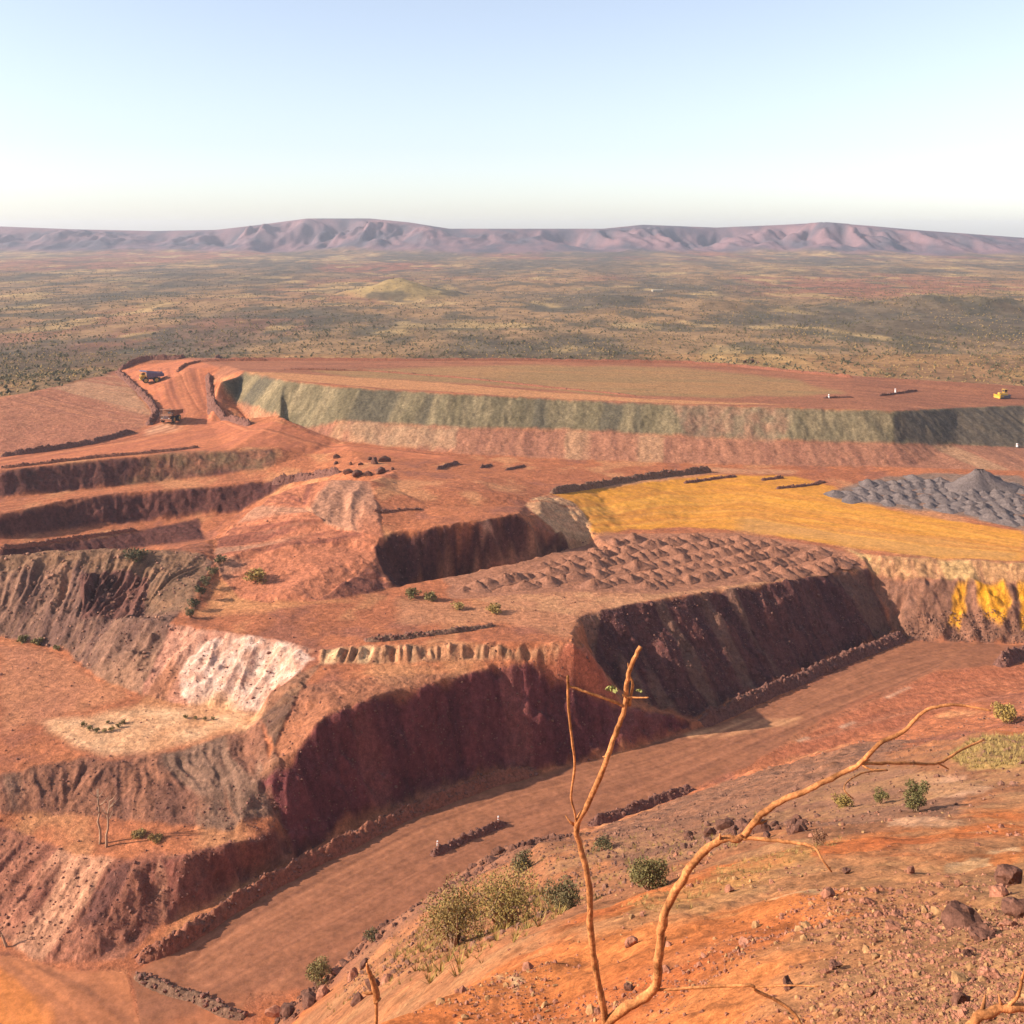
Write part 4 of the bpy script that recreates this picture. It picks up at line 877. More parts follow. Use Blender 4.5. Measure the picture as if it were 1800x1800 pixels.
def heaps(name, poly, meshes, dirang, row, gap, r0, h0, label, cat, group):
    a = math.radians(dirang); cx = sum(p[0] for p in poly) / len(poly); cy = sum(p[1] for p in poly) / len(poly)
    proto = None; n = 0
    for i in range(-25, 26):
        for j in range(-40, 41):
            p, q = j * gap + (i % 2) * gap * 0.4 + random.uniform(-.9, .9), i * row + random.uniform(-.6, .6)
            x = cx + p * math.cos(a) - q * math.sin(a); y = cy + p * math.sin(a) + q * math.cos(a)
            if not inside(poly, np.array([x]), np.array([y]))[0]: continue
            o = bpy.data.objects.new(name, random.choice(meshes)) if proto is None else proto.copy()
            if proto is None: proto = o
            else: o.data = random.choice(meshes)
            C.objects.link(o); k = random.uniform(0.65, 1.3)
            o.location = (x, y, fz(x, y) - 0.05); o.rotation_euler = (0, 0, random.uniform(0, 6.28)); o.scale = (r0 * k, r0 * k, h0 * k * random.uniform(.8, 1.15))
            tag(o, label, cat, group); n += 1
    return n
mesa_heap = hits([(905, 1008), (1020, 972), (1100, 950), (1200, 944), (1300, 946), (1440, 966), (1500, 985), (1440, 1004), (1320, 1020), (1180, 1036), (1000, 1030), (900, 1035), (800, 1043), (770, 1034)])
na = heaps('earth_heap', mesa_heap, HM, 34, 8.2, 4.3, 3.9, 1.65, 'brown earth heap in the rows on the flat mesa top', 'earth heap', 'earth heaps dumped in rows on the mesa')
grey_heap = hits([(1462, 872), (1530, 848), (1620, 838), (1680, 850), (1800, 856), (1800, 928), (1690, 902), (1570, 888), (1490, 880)])
nb_ = heaps('rock_heap', grey_heap, HG, 10, 6.4, 5.2, 4.0, 1.6, 'grey rock heap in the rows at the right end of the yellow pad', 'rock heap', 'grey rock heaps by the yellow pad')
print('heaps', na, nb_)
pm_ = heap_mesh('stockpile', 83, M_heapg)
o = bpy.data.objects.new('stockpile', pm_); C.objects.link(o); p = at(1722, 858); o.location = p; o.scale = (13.5, 12, 7.6)
tag(o, 'tall pointed grey stockpile rising behind the grey rock heaps', 'stockpile')

# loose stones on the banks
Vs, Fs, m_ = [], [], 0
for X_, Y_, Z_ in BANK:
    for q in range(int(X_.shape[0] * 1.6)):
        i, j = rng.integers(X_.shape[0]), rng.integers(2, X_.shape[1] - 2); V, Fc = ROCKS[rng.integers(5)]; s = 0.12 + rng.gamma(1.6, 0.09)
        Vs.append(rotz(V, rng.uniform(0, 6.28)) * s + np.array([X_[i, j], Y_[i, j], Z_[i, j] + 0.25 * s])); Fs.append(Fc + m_); m_ += len(V)
tag(mesh_np('bank_stones', np.concatenate(Vs), np.concatenate(Fs), soil_material('bank_stone', (0.19, 0.085, 0.06), 1.4, 0.5, 0.5, 0.55), smooth=False), kind='stuff')
# rubble lying on slopes
scatter('rubble', rand_in(LN['Ac'] + LN['At'][::-1], 2600), rng.gamma(1.5, 0.08, 2600) + 0.08, M_rubm, ROCKS)
scatter('rubble', rand_in(LN['R1'][16:19] + [pt(1800, 1085, 119)[:2], pt(1560, 1080, 119)[:2]], 1300), rng.gamma(1.5, 0.075, 1300) + 0.08, M_rubd, ROCKS)
def near_line(pl, n, w):
    out = []
    for k in range(n):
        i = rng.integers(len(pl) - 1); t = rng.uniform(); a, b = pl[i], pl[i + 1]
        out.append((a[0] + (b[0] - a[0]) * t + rng.normal() * w * 0.6, a[1] + (b[1] - a[1]) * t - abs(rng.normal()) * w))
    return out
scatter('rubble', near_line(LN['S'][:9], 520, 5.0), rng.gamma(1.6, 0.16, 520) + 0.12, M_rockd, ROCKS)
scatter('rubble', rand_in(LN['Sc'] + LN['Sb'][::-1], 700), rng.gamma(2, 0.12, 700) + 0.15, M_rub, ROCKS)
scatter('rubble', rand_in(hits([(770, 1570), (850, 1515), (940, 1480), (1000, 1475), (1200, 1440), (1310, 1420), (1320, 1480), (1100, 1560), (900, 1640), (770, 1700), (620, 1760), (600, 1720)]), 3200), rng.gamma(1.5, 0.06, 3200) + 0.05, M_rubd, ROCKS)
scatter('rubble', rand_in(hits([(1180, 1458), (1300, 1440), (1420, 1446), (1420, 1462), (1300, 1476), (1190, 1474)]), 60), rng.gamma(2, 0.16, 60) + 0.2, M_rockd, ROCK2)
scatter('rubble', rand_in(hits([(1040, 1462), (1220, 1396), (1330, 1358), (1560, 1300), (1800, 1230), (1800, 1390), (1600, 1440), (1300, 1480), (1080, 1520)]), 2600), rng.gamma(1.4, 0.07, 2600) + 0.05, M_rubd, ROCKS)
gp = []
while len(gp) < 5000:
    u, v = rng.uniform(-20, 1300), rng.uniform(905, 1660); x, y = hit(u, v)
    i = min(NY - 1, int(np.searchsorted(Y, y))); j = min(NT - 1, int(np.searchsorted(T, x / y)))
    if 175 < y < 400 and ZONE[i, j] not in (1, 4) and (SLOPE[i, j] > 0.25 or rng.uniform() < 0.3): gp.append((x, y))
scatter('rubble', gp, rng.gamma(1.6, 0.06, len(gp)) + 0.08, soil_material('scattered_stone', (0.20, 0.085, 0.06), 1.2, 0.5, 0.5, 0.5), ROCKS)
for k, (u, v, s) in enumerate([(612, 834, 2.2), (628, 838, 2.6), (648, 836, 1.9), (668, 832, 2.4), (660, 815, 2.6), (676, 812, 2.9), (650, 808, 1.4), (592, 806, 1.9), (590, 816, 1.3), (617, 817, 1.2), (634, 818, 1.3), (690, 826, 1.1), (1310, 637, 2.0), (1322, 636, 2.6), (1333, 638, 1.6)]):
    V, Fc = ROCK2[k % 5]; p = at(u, v)
    far_ = u > 1000
    o = mesh_np('boulder', rotz(V, k * 1.3) * s, Fc, M_rockd, smooth=False); o.location = p + Vector((0, 0, s * 0.3))
    tag(o, 'dark boulder in the group at the far edge of the dump top' if far_ else 'black boulder in the loose pile below the dump road', 'boulder', 'dark boulders on the dump edge' if far_ else 'black boulders by the dump road')
# ------------------------------------------------------------------ scrub on the plain: the largest one by one, the rest as cover
def clump(seed, n=16, ic=1, flat=0.7):
    r = np.random.default_rng(seed); V0, F0 = rock_arrays(ic, seed, 1.0, 0.5); Vs, Fs = [], []
    for k in range(n):
        s = r.uniform(0.22, 0.42); a = r.uniform(0, 6.28); d = r.uniform(0, 0.62)
        Vs.append(rotz(V0, a) * s * np.array([1, 1, 0.75]) + np.array([math.cos(a) * d, math.sin(a) * d, r.uniform(0.15, 0.95) * flat * (1.1 - d)])); Fs.append(F0 + k * len(V0))
    return np.concatenate(Vs), np.concatenate(Fs)
def on_plain(x, y):
    if y >= YB: return True
    t = x / y; lim = np.interp(t, T, np.where(T < -0.345, leftl, dfl + 14)); return y > lim + 6
lone = []
while len(lone) < 300:
    y = 560 * (1600 / 560) ** rng.uniform() ; t = rng.uniform(-0.47, 0.47)
    if on_plain(t * y, y) and fbm(np.array([t * y / 60]), np.array([y / 90]), 3, 601)[0] > -0.25: lone.append((t * y, y))
PB = []
for k in range(6):
    V, Fc = clump(610 + k, 9, 1); me = bpy.data.meshes.new('scrub_bush')
    me.from_pydata(V.tolist(), [], Fc.tolist()); me.materials.append(M_bush); PB.append(me)
proto = None
for x, y in lone:
    o = bpy.data.objects.new('scrub_bush', random.choice(PB)) if proto is None else proto.copy()
    if proto is None: proto = o
    else: o.data = random.choice(PB)
    C.objects.link(o); s = random.uniform(1.3, 3.3)
    o.location = (x, y, fz(x, y) - 0.2); o.scale = (s, s, s * random.uniform(.8, 1.25)); o.rotation_euler = (0, 0, random.uniform(0, 6.28))
    tag(o, 'dark olive bush dotted over the plain beyond the mine', 'bush', 'bushes dotted over the plain')
LV = [clump(640 + k, 2, 0) for k in range(5)]
def scrub(n, y0, y1, smin, smax, mat, seed, thr, tr=0.5, fr=(60, 110)):
    y = y0 * (y1 / y0) ** rng.uniform(size=n) ; t = rng.uniform(-tr, tr, n); x = y * t
    keep = fbm(x / fr[0], y / fr[1], 4, seed) + 0.25 * rng.normal(size=n) > thr
    Vs, Fs, m = [], [], 0
    for a, b in zip(x[keep], y[keep]):
        if not on_plain(a, b): continue
        V, Fc = LV[rng.integers(5)]; s = rng.uniform(smin, smax)
        Vs.append(rotz(V, rng.uniform(0, 6.28)) * np.array([s, s, s * rng.uniform(0.7, 1.2)]) + np.array([a, b, fz(a, b) - 0.15])); Fs.append(Fc + m); m += len(V)
    tag(mesh_np('scrub', np.concatenate(Vs), np.concatenate(Fs), mat, smooth=False), kind='stuff')
M_tuss = leaf_mat('spinifex_straw', (0.42, 0.26, 0.095), (0.28, 0.175, 0.07))
scrub(42000, 560, 4200, 1.3, 3.8, M_bush, 651, -0.3)
scrub(22000, 560, 2600, 1.0, 2.6, M_tuss, 661, -0.2)
# a low shed far out
sh = empty('shed', Vector((250.0, 1890.0, fz(250.0, 1890.0))), 0.15, 'low pale shed standing far out on the plain below the ranges', 'shed')
M_tin = paint_mat('pale_tin', (0.36, 0.29, 0.2), 0.5, amount=0.2, scale=0.3)
b = MB(); b.box((0, 0, 2), (30, 12, 4.4)); b.build('wall', M_tin, sh)
b = MB(); b.hexa([(-15.6, -6.8, 4.15), (15.6, -6.8, 4.15), (15.6, 6.8, 4.15), (-15.6, 6.8, 4.15), (-15.6, -0.6, 6.2), (15.6, -0.6, 6.2), (15.6, 0.6, 6.2), (-15.6, 0.6, 6.2)]); b.build('roof', M_tin, sh); sh.scale = (0.6, 0.8, 0.55)

# ------------------------------------------------------------------ shrubs in and around the pit
def sh_at(u, v, px, ratio, label, mat, n, leaf, seed, **kw):
    p = at(u, v); W_ = px / F * p.y
    return shrub(kw.pop('name', 'shrub'), p, W_, W_ * ratio, label, mat, n, leaf * W_, seed, **kw)
sh_at(1612, 1424, 66, 0.85, 'rounded green shrub on the grey shoulder, the largest of three beside the curved branch', M_leaf, 2600, 0.026, 1)
sh_at(1548, 1415, 36, 0.7, 'small green shrub just left of the large rounded one on the grey shoulder', M_leaf, 1300, 0.035, 2)
sh_at(1482, 1424, 44, 0.5, 'low yellowing shrub on the grey shoulder, behind the long thin branch', M_dry, 1200, 0.035, 3)
sh_at(1768, 1272, 60, 0.55, 'dry brown bush at the right edge where the red flat meets the yellow grass', M_dry, 1800, 0.03, 4, open_=0.5)
sh_at(1142, 1566, 92, 0.6, 'wide domed green shrub on the slope between the two forked stems', M_leaf, 3200, 0.022, 5)
sh_at(988, 1602, 86, 0.62, 'dark green shrub close behind the left bare stem', M_dark, 2800, 0.022, 6)
sh_at(1438, 1492, 46, 0.7, 'small russet bush behind the broken side twig on the orange slope', paint_mat('russet_twigs', (0.26, 0.12, 0.06), 0.9), 1000, 0.03, 7, open_=0.4)
sh_at(800, 1668, 175, 0.72, 'broad yellow straggly wattle at the orange hill crest, the left of the pair', M_dry, 5200, 0.011, 8, open_=0.3, nb=16, stems=22, cat='wattle')
sh_at(890, 1632, 165, 0.68, 'straggly olive wattle at the orange hill crest, overlapping the yellow one', leaf_mat('olive_yellow_leaves', (0.22, 0.165, 0.05), (0.30, 0.20, 0.06)), 4600, 0.011, 9, open_=0.3, nb=15, stems=20, cat='wattle')
sh_at(560, 1742, 62, 0.95, 'olive shrub on the dark spur edge beside the near end of the haul road', M_leaf, 2400, 0.024, 10)
sh_at(655, 1600 + 62, 40, 0.5, 'tiny brown bush on the rim of the spur above the haul road', M_dark, 800, 0.035, 11)
sh_at(920, 1530, 60, 0.55, 'grey green shrub on top of the spur, above the pale streak', M_dark, 1600, 0.028, 12)
sh_at(1060, 1492, 48, 0.45, 'low grey shrub just right of the left bare stem beside the road bank', M_dark, 1200, 0.03, 13)
for k, (u, v, w_) in enumerate([(386, 996, 26), (374, 1012, 24), (362, 1030, 24), (352, 1050, 26), (340, 1070, 26), (334, 1086, 24)]):
    sh_at(u, v, w_, 0.8, 'dark bush in the row along the step beside the rocky spur', M_dark, 380, 0.06, 20 + k, group='row of dark bushes by the rocky spur', cat='bush')
sh_at(724, 1052, 34, 0.55, 'yellow green shrub on the bench below the middle pit, the left of two', M_leaf, 700, 0.045, 30)
sh_at(757, 1057, 34, 0.5, 'darker green shrub on the bench below the middle pit, the right of two', M_leaf, 700, 0.045, 31)
sh_at(806, 1072, 30, 0.4, 'low pale yellow shrub on the bench to the right of the two green ones', M_pale, 500, 0.05, 32)
sh_at(868, 1078, 38, 0.4, 'sparse olive shrub on the bench at the foot of the heaps', M_dry, 600, 0.045, 33)
sh_at(238, 990, 44, 0.45, 'grey green shrub on the flat top of the rocky spur', M_dark, 600, 0.045, 34)
sh_at(452, 1022, 56, 0.35, 'spreading olive shrub at the foot of the red mound', M_dry, 800, 0.035, 35)
for k, (u, v, w_) in enumerate([(146, 1278, 15), (158, 1284, 14), (170, 1288, 14), (184, 1288, 12), (196, 1285, 14), (208, 1280, 14), (216, 1273, 12), (190, 1273, 10), (326, 1263, 11), (344, 1265, 10), (360, 1267, 11), (374, 1266, 9)]):
    sh_at(u, v, w_, 0.6, 'small green bush in the broken line on the pale pit floor' if u < 300 else 'tiny green bush in the short row at the foot of the pale cliff', M_leaf, 160, 0.09, 40 + k, cat='bush', group='green bushes on the pale pit floor' if u < 300 else 'green bushes below the pale cliff', stems=3)
for k, (u, v, w_) in enumerate([(40, 1128, 26), (66, 1132, 28), (100, 1145, 20)]):
    sh_at(u, v, w_, 0.35, 'low weedy green bush at the foot of the rocky spur', M_leaf, 300, 0.07, 60 + k, cat='bush', group='weedy bushes below the rocky spur', stems=3)
sh_at(244, 1472, 34, 0.35, 'pale yellow grass clump beside the dead trees, the left of two', M_pale, 700, 0.045, 64, cat='grass clump', name='grass_clump')
sh_at(272, 1478, 34, 0.3, 'pale cream grass clump beside the dead trees, the right of two', M_pale, 700, 0.045, 65, cat='grass clump', name='grass_clump')
# yellow spinifex on the right
def tufts(name, poly, n, size, mat, blades=22):
    V, Fc, m = [], [], 0
    for x, y in rand_in(poly, n):
        z = fz(x, y); s = size * rng.uniform(0.5, 1.3)
        for k in range(blades):
            a = rng.uniform(0, 6.28); L_ = s * rng.uniform(0.5, 1.0); sp = rng.uniform(0.2, 0.9)
            d = np.array([math.cos(a), math.sin(a), 0]); p = np.array([-d[1], d[0], 0]) * s * 0.035
            b0 = np.array([x, y, z - 0.02]) + d * s * 0.12 * rng.uniform(); tip = b0 + d * L_ * sp + np.array([0, 0, L_ * (1.05 - sp * 0.6)])
            i = len(V); V += [b0 - p, b0 + p, tip]; Fc.append((i, i + 1, i + 2))
    return tag(mesh_np(name, np.array(V), np.array(Fc), mat, smooth=False), kind='stuff')
tufts('spinifex', hits([(1668, 1330), (1700, 1308), (1760, 1296), (1860, 1292), (1860, 1340), (1760, 1352), (1690, 1350)]), 900, 0.75, M_pale, 14)
tufts('dry_grass', hits([(690, 1690), (760, 1600), (850, 1560), (960, 1560), (1000, 1600), (900, 1660), (760, 1740)]), 420, 0.9, M_dry, 14)
tufts('dry_grass', hits([(560, 1790), (640, 1690), (760, 1590), (860, 1530), (1000, 1490), (1200, 1450), (1330, 1430), (1300, 1490), (1120, 1560), (960, 1620), (760, 1730)]), 700, 0.55, M_dry, 12)
tufts('dry_grass', hits([(1090, 1600), (1200, 1560), (1330, 1512), (1480, 1470), (1480, 1490), (1330, 1540), (1180, 1620)]), 260, 0.28, M_pale, 12)

# ------------------------------------------------------------------ stones on the near hill
hillp = [(-4, 9), (16, 9), (40, 70), (34, 80), (20, 60), (6, 46), (-2, 38), (-8, 30), (-6, 20)]
def near_pts(n, bias):
    out = []
    for x, y in rand_in(hillp, n * 3):
        g = fbm(np.array([x / 7 + 3]), np.array([y / 7]), 4, 401)[0] + bias * (x / max(y, 1)) * 1.0 + rng.normal() * 0.15
        if g > 0.08: out.append((x, y))
        if len(out) >= n: break
    return out
def near_u(n, u0, u1, v0, v1, den=None):
    out = []
    while len(out) < n:
        u, v = rng.uniform(u0, u1), rng.uniform(v0, v1); x, y = hit(u, v)
        if y < 90 and (den is None or rng.uniform() < den(u, v, x, y)): out.append((x, y))
    return out
dn_ = lambda u, v, x, y: np.clip(-0.08 + 0.9 * ss(1250, 1750, u) * ss(1480, 1700, v) + 1.0 * fbm(np.array([x / 5 + 3]), np.array([y / 5]), 3, 401)[0], 0.02, 1)
pts = near_u(15000, 700, 1860, 1430, 1990, dn_)
scatter('gravel', pts, [0.0011 * y * rng.gamma(1.8, 0.5) + 0.006 for x, y in pts], M_rock, ROCKS)
pts = near_u(2200, 700, 1860, 1430, 1990, dn_)
scatter('gravel', pts, [0.0011 * y * rng.gamma(1.8, 0.7) + 0.008 for x, y in pts], soil_material('pale_stone', (0.36, 0.19, 0.085), 4.0, 0.5, 0.2, 0.4), ROCKS)
for u, v, px, lab, mt in [
    (1692, 1640, 84, 'big dark upright ironstone block casting a black shadow on the stony slope', M_rockd), (1772, 1640, 34, 'pale grey stone just right of the big dark ironstone block', M_rock),
    (1780, 1568, 60, 'dark rock at the right edge, above the big ironstone block', M_rockd), (1694, 1762, 46, 'dark pitted rock low on the stony slope, beside the corner branch', M_rockd),
    (1575, 1622, 26, 'small pale stone alone on the stony slope, left of the ironstone block', M_rock), (1452, 1586, 34, 'brown rock beside the pale sandy streak on the orange slope', M_rock),
    (1525, 1592, 30, 'reddish rock right of the pale sandy streak on the orange slope', M_rock), (1488, 1528, 18, 'small grey stone in the middle of the orange slope', M_rockd),
    (1390, 1744, 40, 'flat dark stone beside the lowest side twig', M_rockd), (1470, 1706, 24, 'small dark stone on the lower orange slope', M_rockd), (1452, 1626, 22, 'small pale stone with a long shadow on the orange slope', M_rock),
    (1570, 1640, 30, 'speckled grey stone left of the ironstone block', M_rock), (1530, 1748, 22, 'brown stone above the corner branch on the stony slope', M_rock), (1740, 1722, 36, 'brown angular rock between the ironstone block and the corner branch', M_rock),
    (1700, 1690, 26, 'dark stone under the big ironstone block', M_rockd), (1790, 1612, 60, 'dark rock half out of frame just under the right edge outcrop', M_rockd), (1752, 1590, 40, 'brown rock on the left of the dark right edge outcrop', M_rock), (1728, 1662, 46, 'dark rock leaning against the right side of the big ironstone block', M_rockd), (1105, 1745, 22, 'dark stone near the fork of the bare stems', M_rockd), (1310, 1660, 24, 'dark lump on the orange slope right of the second stem', M_rock),
    (1110, 1665, 26, 'brown stone on the orange slope between the two stems', M_rock), (1600, 1530, 20, 'small brown stone near the pale streaks at the top of the slope', M_rock)]:
    V, Fc = rock_arrays(3, int(u), 0.75, 0.12); p = at(u, v); s = px / F * p.y * 0.5
    V = V * s; V = V + 0.12 * s * np.stack([vn(V[:, 0] * 4 / s + k, V[:, 1] * 4 / s + V[:, 2] * 3 / s, 7 + k) for k in range(3)], 1)
    o = mesh_np('rock', rotz(V, u), Fc, mt, smooth=False); o.location = p + Vector((0, 0, s * 0.32)); tag(o, lab, 'rock')
for k, (u, v, px) in enumerate([(482, 1790, 40), (545, 1768, 50), (572, 1752, 40), (510, 1782, 30), (618, 1722, 34), (640, 1700, 26), (590, 1716, 22), (655, 1742, 40), (680, 1730, 30), (630, 1760, 34)]):
    V, Fc = ROCK2[k % 5]; p = at(u, v); s = min(px / F * p.y * 0.5, 1.6)
    o = mesh_np('boulder', rotz(V, k * 2.1) * s, Fc, M_rockd if k % 2 else M_rock, smooth=False); o.location = p + Vector((0, 0, s * 0.3))
    tag(o, 'jagged boulder in the tumble at the near end of the spur', 'boulder', 'boulders at the near end of the spur')

# ------------------------------------------------------------------ bare branches in front
M_twig = soil_material('dry_orange_bark', (0.40, 0.155, 0.055), 14.0, 0.9, 0.03, 0.65)
def smooth_path(P_, k=6):
    Q = []
    for i in range(len(P_) - 1):
        p0, p1, p2, p3 = P_[max(i - 1, 0)], P_[i], P_[i + 1], P_[min(i + 2, len(P_) - 1)]
        for s in range(k):
            t = s / k
            Q.append(0.5 * ((2 * p1) + (p2 - p0) * t + (2 * p0 - 5 * p1 + 4 * p2 - p3) * t * t + (3 * p1 - p0 - 3 * p2 + p3) * t ** 3))
    return Q + [P_[-1]]
def stem(parent, pts, w0, w1, name='branch', seed=0, k=5):
    """pts: (u, v, distance); widths in photograph pixels at that distance"""
    P_ = smooth_path([Vector((*pd(u, v, D)[:2], CZ - pd(u, v, D)[2])) for u, v, D in pts], k)
    r = random.Random(seed); n = len(P_); rad = []
    for i, p in enumerate(P_):
        t = i / (n - 1); rad.append(0.37 * (w0 + (w1 - w0) * t) / F * p.y * (1 + 0.05 * math.sin(i * 1.7 + seed) + r.uniform(-.07, .07)))
        if 0 < i < n - 1: P_[i] = p + Vector((r.uniform(-1, 1), r.uniform(-1, 1), r.uniform(-1, 1))) * rad[-1] * 0.22
    b = MB(); b.tube(P_, rad, 9)
    for q in range(int(n / 9) if w0 > 9 else 0):                 # broken-off side stubs and knots
        i = r.randrange(2, n - 2); d = Vector((r.uniform(-1, 1), r.uniform(-.6, .6), r.uniform(-.3, 1))).normalized(); L_ = rad[i] * r.uniform(1.8, 4.5)
        b.tube([P_[i], P_[i] + d * L_ * 0.6, P_[i] + d * L_ + Vector((0, 0, L_ * .2))], [rad[i] * .6, rad[i] * .38, rad[i] * .15], 6)
    o = b.build(name, M_twig, None, smooth=True)
    o.parent = parent; o.matrix_parent_inverse = parent.matrix_world.inverted() if False else Matrix.Translation(-parent.location)
    return o
gx, gy = (1060 - 900) / F * 5.0, 5.0
sap = empty('bare_sapling', Vector((gx, gy, fz(gx, 5.2))), 0, 'leafless orange sapling forking into two long bare stems before the haul road', 'sapling')
D = 5.0
stem(sap, [(1078, 2250, 5.0), (1075, 2000, 5.0), (1068, 1880, 5), (1066, 1796, 5)], 30, 24, 'trunk', 1)
stem(sap, [(1066, 1800, D), (1052, 1730, 4.98), (1038, 1640, 4.95), (1036, 1560, 4.9), (1020, 1490, 4.9), (1014, 1452, 4.88), (1040, 1400, 4.85), (1064, 1340, 4.8), (1082, 1290, 4.8), (1098, 1245, 4.8), (1102, 1200, 4.78), (1112, 1165, 4.75), (1126, 1136, 4.75)], 17, 10, 'branch', 2)
stem(sap, [(1014, 1456, 4.88), (1010, 1428, 4.86), (1004, 1400, 4.85), (1010, 1345, 4.82), (1004, 1290, 4.8), (999, 1240, 4.8), (998, 1188, 4.78)], 5, 7, 'twig', 3)
stem(sap, [(999, 1205, 4.79), (1040, 1220, 4.78), (1085, 1236, 4.79), (1100, 1244, 4.8)], 6, 7, 'twig', 4)
stem(sap, [(1094, 1222, 4.79), (1110, 1226, 4.77), (1140, 1226, 4.72)], 6, 3, 'twig', 5)
stem(sap, [(1106, 1240, 4.8), (1112, 1205, 4.8), (1108, 1190, 4.8)], 8, 5, 'twig', 6)
stem(sap, [(1066, 1796, 5), (1105, 1768, 4.97), (1150, 1738, 4.95), (1158, 1680, 4.9), (1168, 1610, 4.88), (1200, 1545, 4.8), (1238, 1495, 4.75), (1275, 1474, 4.7), (1304, 1472, 4.7), (1330, 1440, 4.68), (1370, 1410, 4.65), (1420, 1388, 4.6), (1470, 1364, 4.6), (1512, 1342, 4.58), (1545, 1308, 4.5), (1590, 1284, 4.5), (1622, 1252, 4.48), (1664, 1239, 4.45), (1700, 1241, 4.45), (1742, 1249, 4.4)], 24, 5, 'branch', 7)
stem(sap, [(1512, 1342, 4.58), (1560, 1341, 4.6), (1610, 1342, 4.64), (1650, 1341, 4.7), (1690, 1318, 4.75), (1730, 1300, 4.8)], 8, 5, 'twig', 8)
stem(sap, [(1650, 1342, 4.7), (1668, 1352, 4.72)], 5, 3, 'twig', 9)
stem(sap, [(1560, 1354, 4.55), (1520, 1358, 4.5), (1492, 1372, 4.45), (1484, 1388, 4.4), (1500, 1404, 4.4)], 4, 3, 'twig', 10)
stem(sap, [(1512, 1342, 4.58), (1530, 1352, 4.56), (1560, 1354, 4.55)], 5, 4, 'twig', 11)
stem(sap, [(1304, 1472, 4.7), (1345, 1475, 4.66), (1400, 1482, 4.6), (1432, 1490, 4.55), (1446, 1512, 4.5), (1462, 1532, 4.5)], 10, 4, 'twig', 12)
stem(sap, [(1152, 1740, 4.95), (1200, 1738, 4.9), (1255, 1734, 4.85), (1318, 1732, 4.8), (1330, 1742, 4.8), (1365, 1758, 4.8), (1392, 1778, 4.78), (1412, 1806, 4.75)], 6, 9, 'twig', 13)
stem(sap, [(1326, 1736, 4.8), (1380, 1732, 4.7), (1440, 1734, 4.6)], 5, 3, 'twig', 14)
lf = []
V, Fc = leaf_cloud([(0, 0, 0, 0.03, 0.012)], 26, 0.012, 3)
for u, v, D_ in ((1076, 1219, 4.78), (1124, 1218, 4.75)):
    p = pd(u, v, D_); lf.append(V * (1 if u < 1100 else 0.5) + np.array([p[0], p[1], CZ - p[2]]) - np.array(sap.location))
mesh_np('leaf', np.concatenate(lf), np.concatenate([Fc, Fc + len(V)]), leaf_mat('fresh_leaf', (0.22, 0.25, 0.05), (0.28, 0.25, 0.08)), smooth=False, parent=sap)
stub = empty('broken_stem', Vector((*pd(656, 2150, 5)[:2], CZ - pd(656, 2150, 5)[2])), 0, 'short broken stem with a pale curled tip at the bottom edge, left of the sapling', 'stem')
stem(stub, [(660, 2150, 5), (662, 1950, 5), (661, 1800, 5), (662, 1745, 5)], 9, 8, 'branch', 21)
stem(stub, [(664, 1760, 5), (656, 1730, 4.99), (648, 1706, 4.98), (645, 1694, 4.97)], 20, 5, 'broken_tip', 22)
cor = empty('corner_branch', Vector((*pd(1690, 2100, 4.2)[:2], CZ - pd(1690, 2100, 4.2)[2])), 0, 'thick pale orange branch arching into the lower right corner', 'branch')
stem(cor, [(1690, 2100, 4.2), (1696, 1900, 4.2), (1706, 1806, 4.2), (1738, 1780, 4.2), (1780, 1770, 4.2), (1830, 1778, 4.2), (1880, 1800, 4.2)], 26, 16, 'branch', 31)
stem(cor, [(1770, 1772, 4.2), (1790, 1748, 4.18), (1798, 1716, 4.15), (1812, 1680, 4.1)], 9, 6, 'twig', 32)

# ------------------------------------------------------------------ two dead trees on the ledge
M_grey = paint_mat('weathered_wood', (0.34, 0.21, 0.13), 0.9, amount=0.3)
def dead_tree(u, v, hpx, lean, label, seed):
    p = at(u, v); H_ = hpx / F * p.y; root = empty('dead_tree', p, 0, label, 'dead tree'); r = random.Random(seed)
    tr = [Vector((lean * H_ * (k / 7) ** 1.5 + r.uniform(-.02, .02) * H_, r.uniform(-.02, .02) * H_, H_ * k / 7 - 0.3)) for k in range(8)]
    b = MB(); b.tube(tr, [0.27 - 0.024 * k for k in range(8)], 7); b.build('trunk', M_grey, root, smooth=True)
    for k in range(9):
        i = r.choice((4, 5, 5, 6, 6, 7)); a = r.uniform(0, 6.28); L_ = H_ * r.uniform(0.12, 0.26)
        d = Vector((math.cos(a), math.sin(a) * 0.6, 0.55))
        b = MB(); b.tube([tr[i], tr[i] + d * L_ * 0.5 + Vector((0, 0, 0.1)), tr[i] + d * L_ + Vector((0, 0, L_ * 0.35))], [0.11, 0.075, 0.03], 5); b.build('branch', M_grey, root, smooth=True)
dead_tree(175, 1486, 100, -0.04, 'bare dead tree on the ledge, the left of two, with pale forked top', 5)
dead_tree(188, 1489, 84, 0.05, 'bare dead tree on the ledge, the right of two, leaning right', 9)
dead_tree(12, 1665, 40, -0.5, 'short leaning dead stick at the left edge above the road junction', 12)

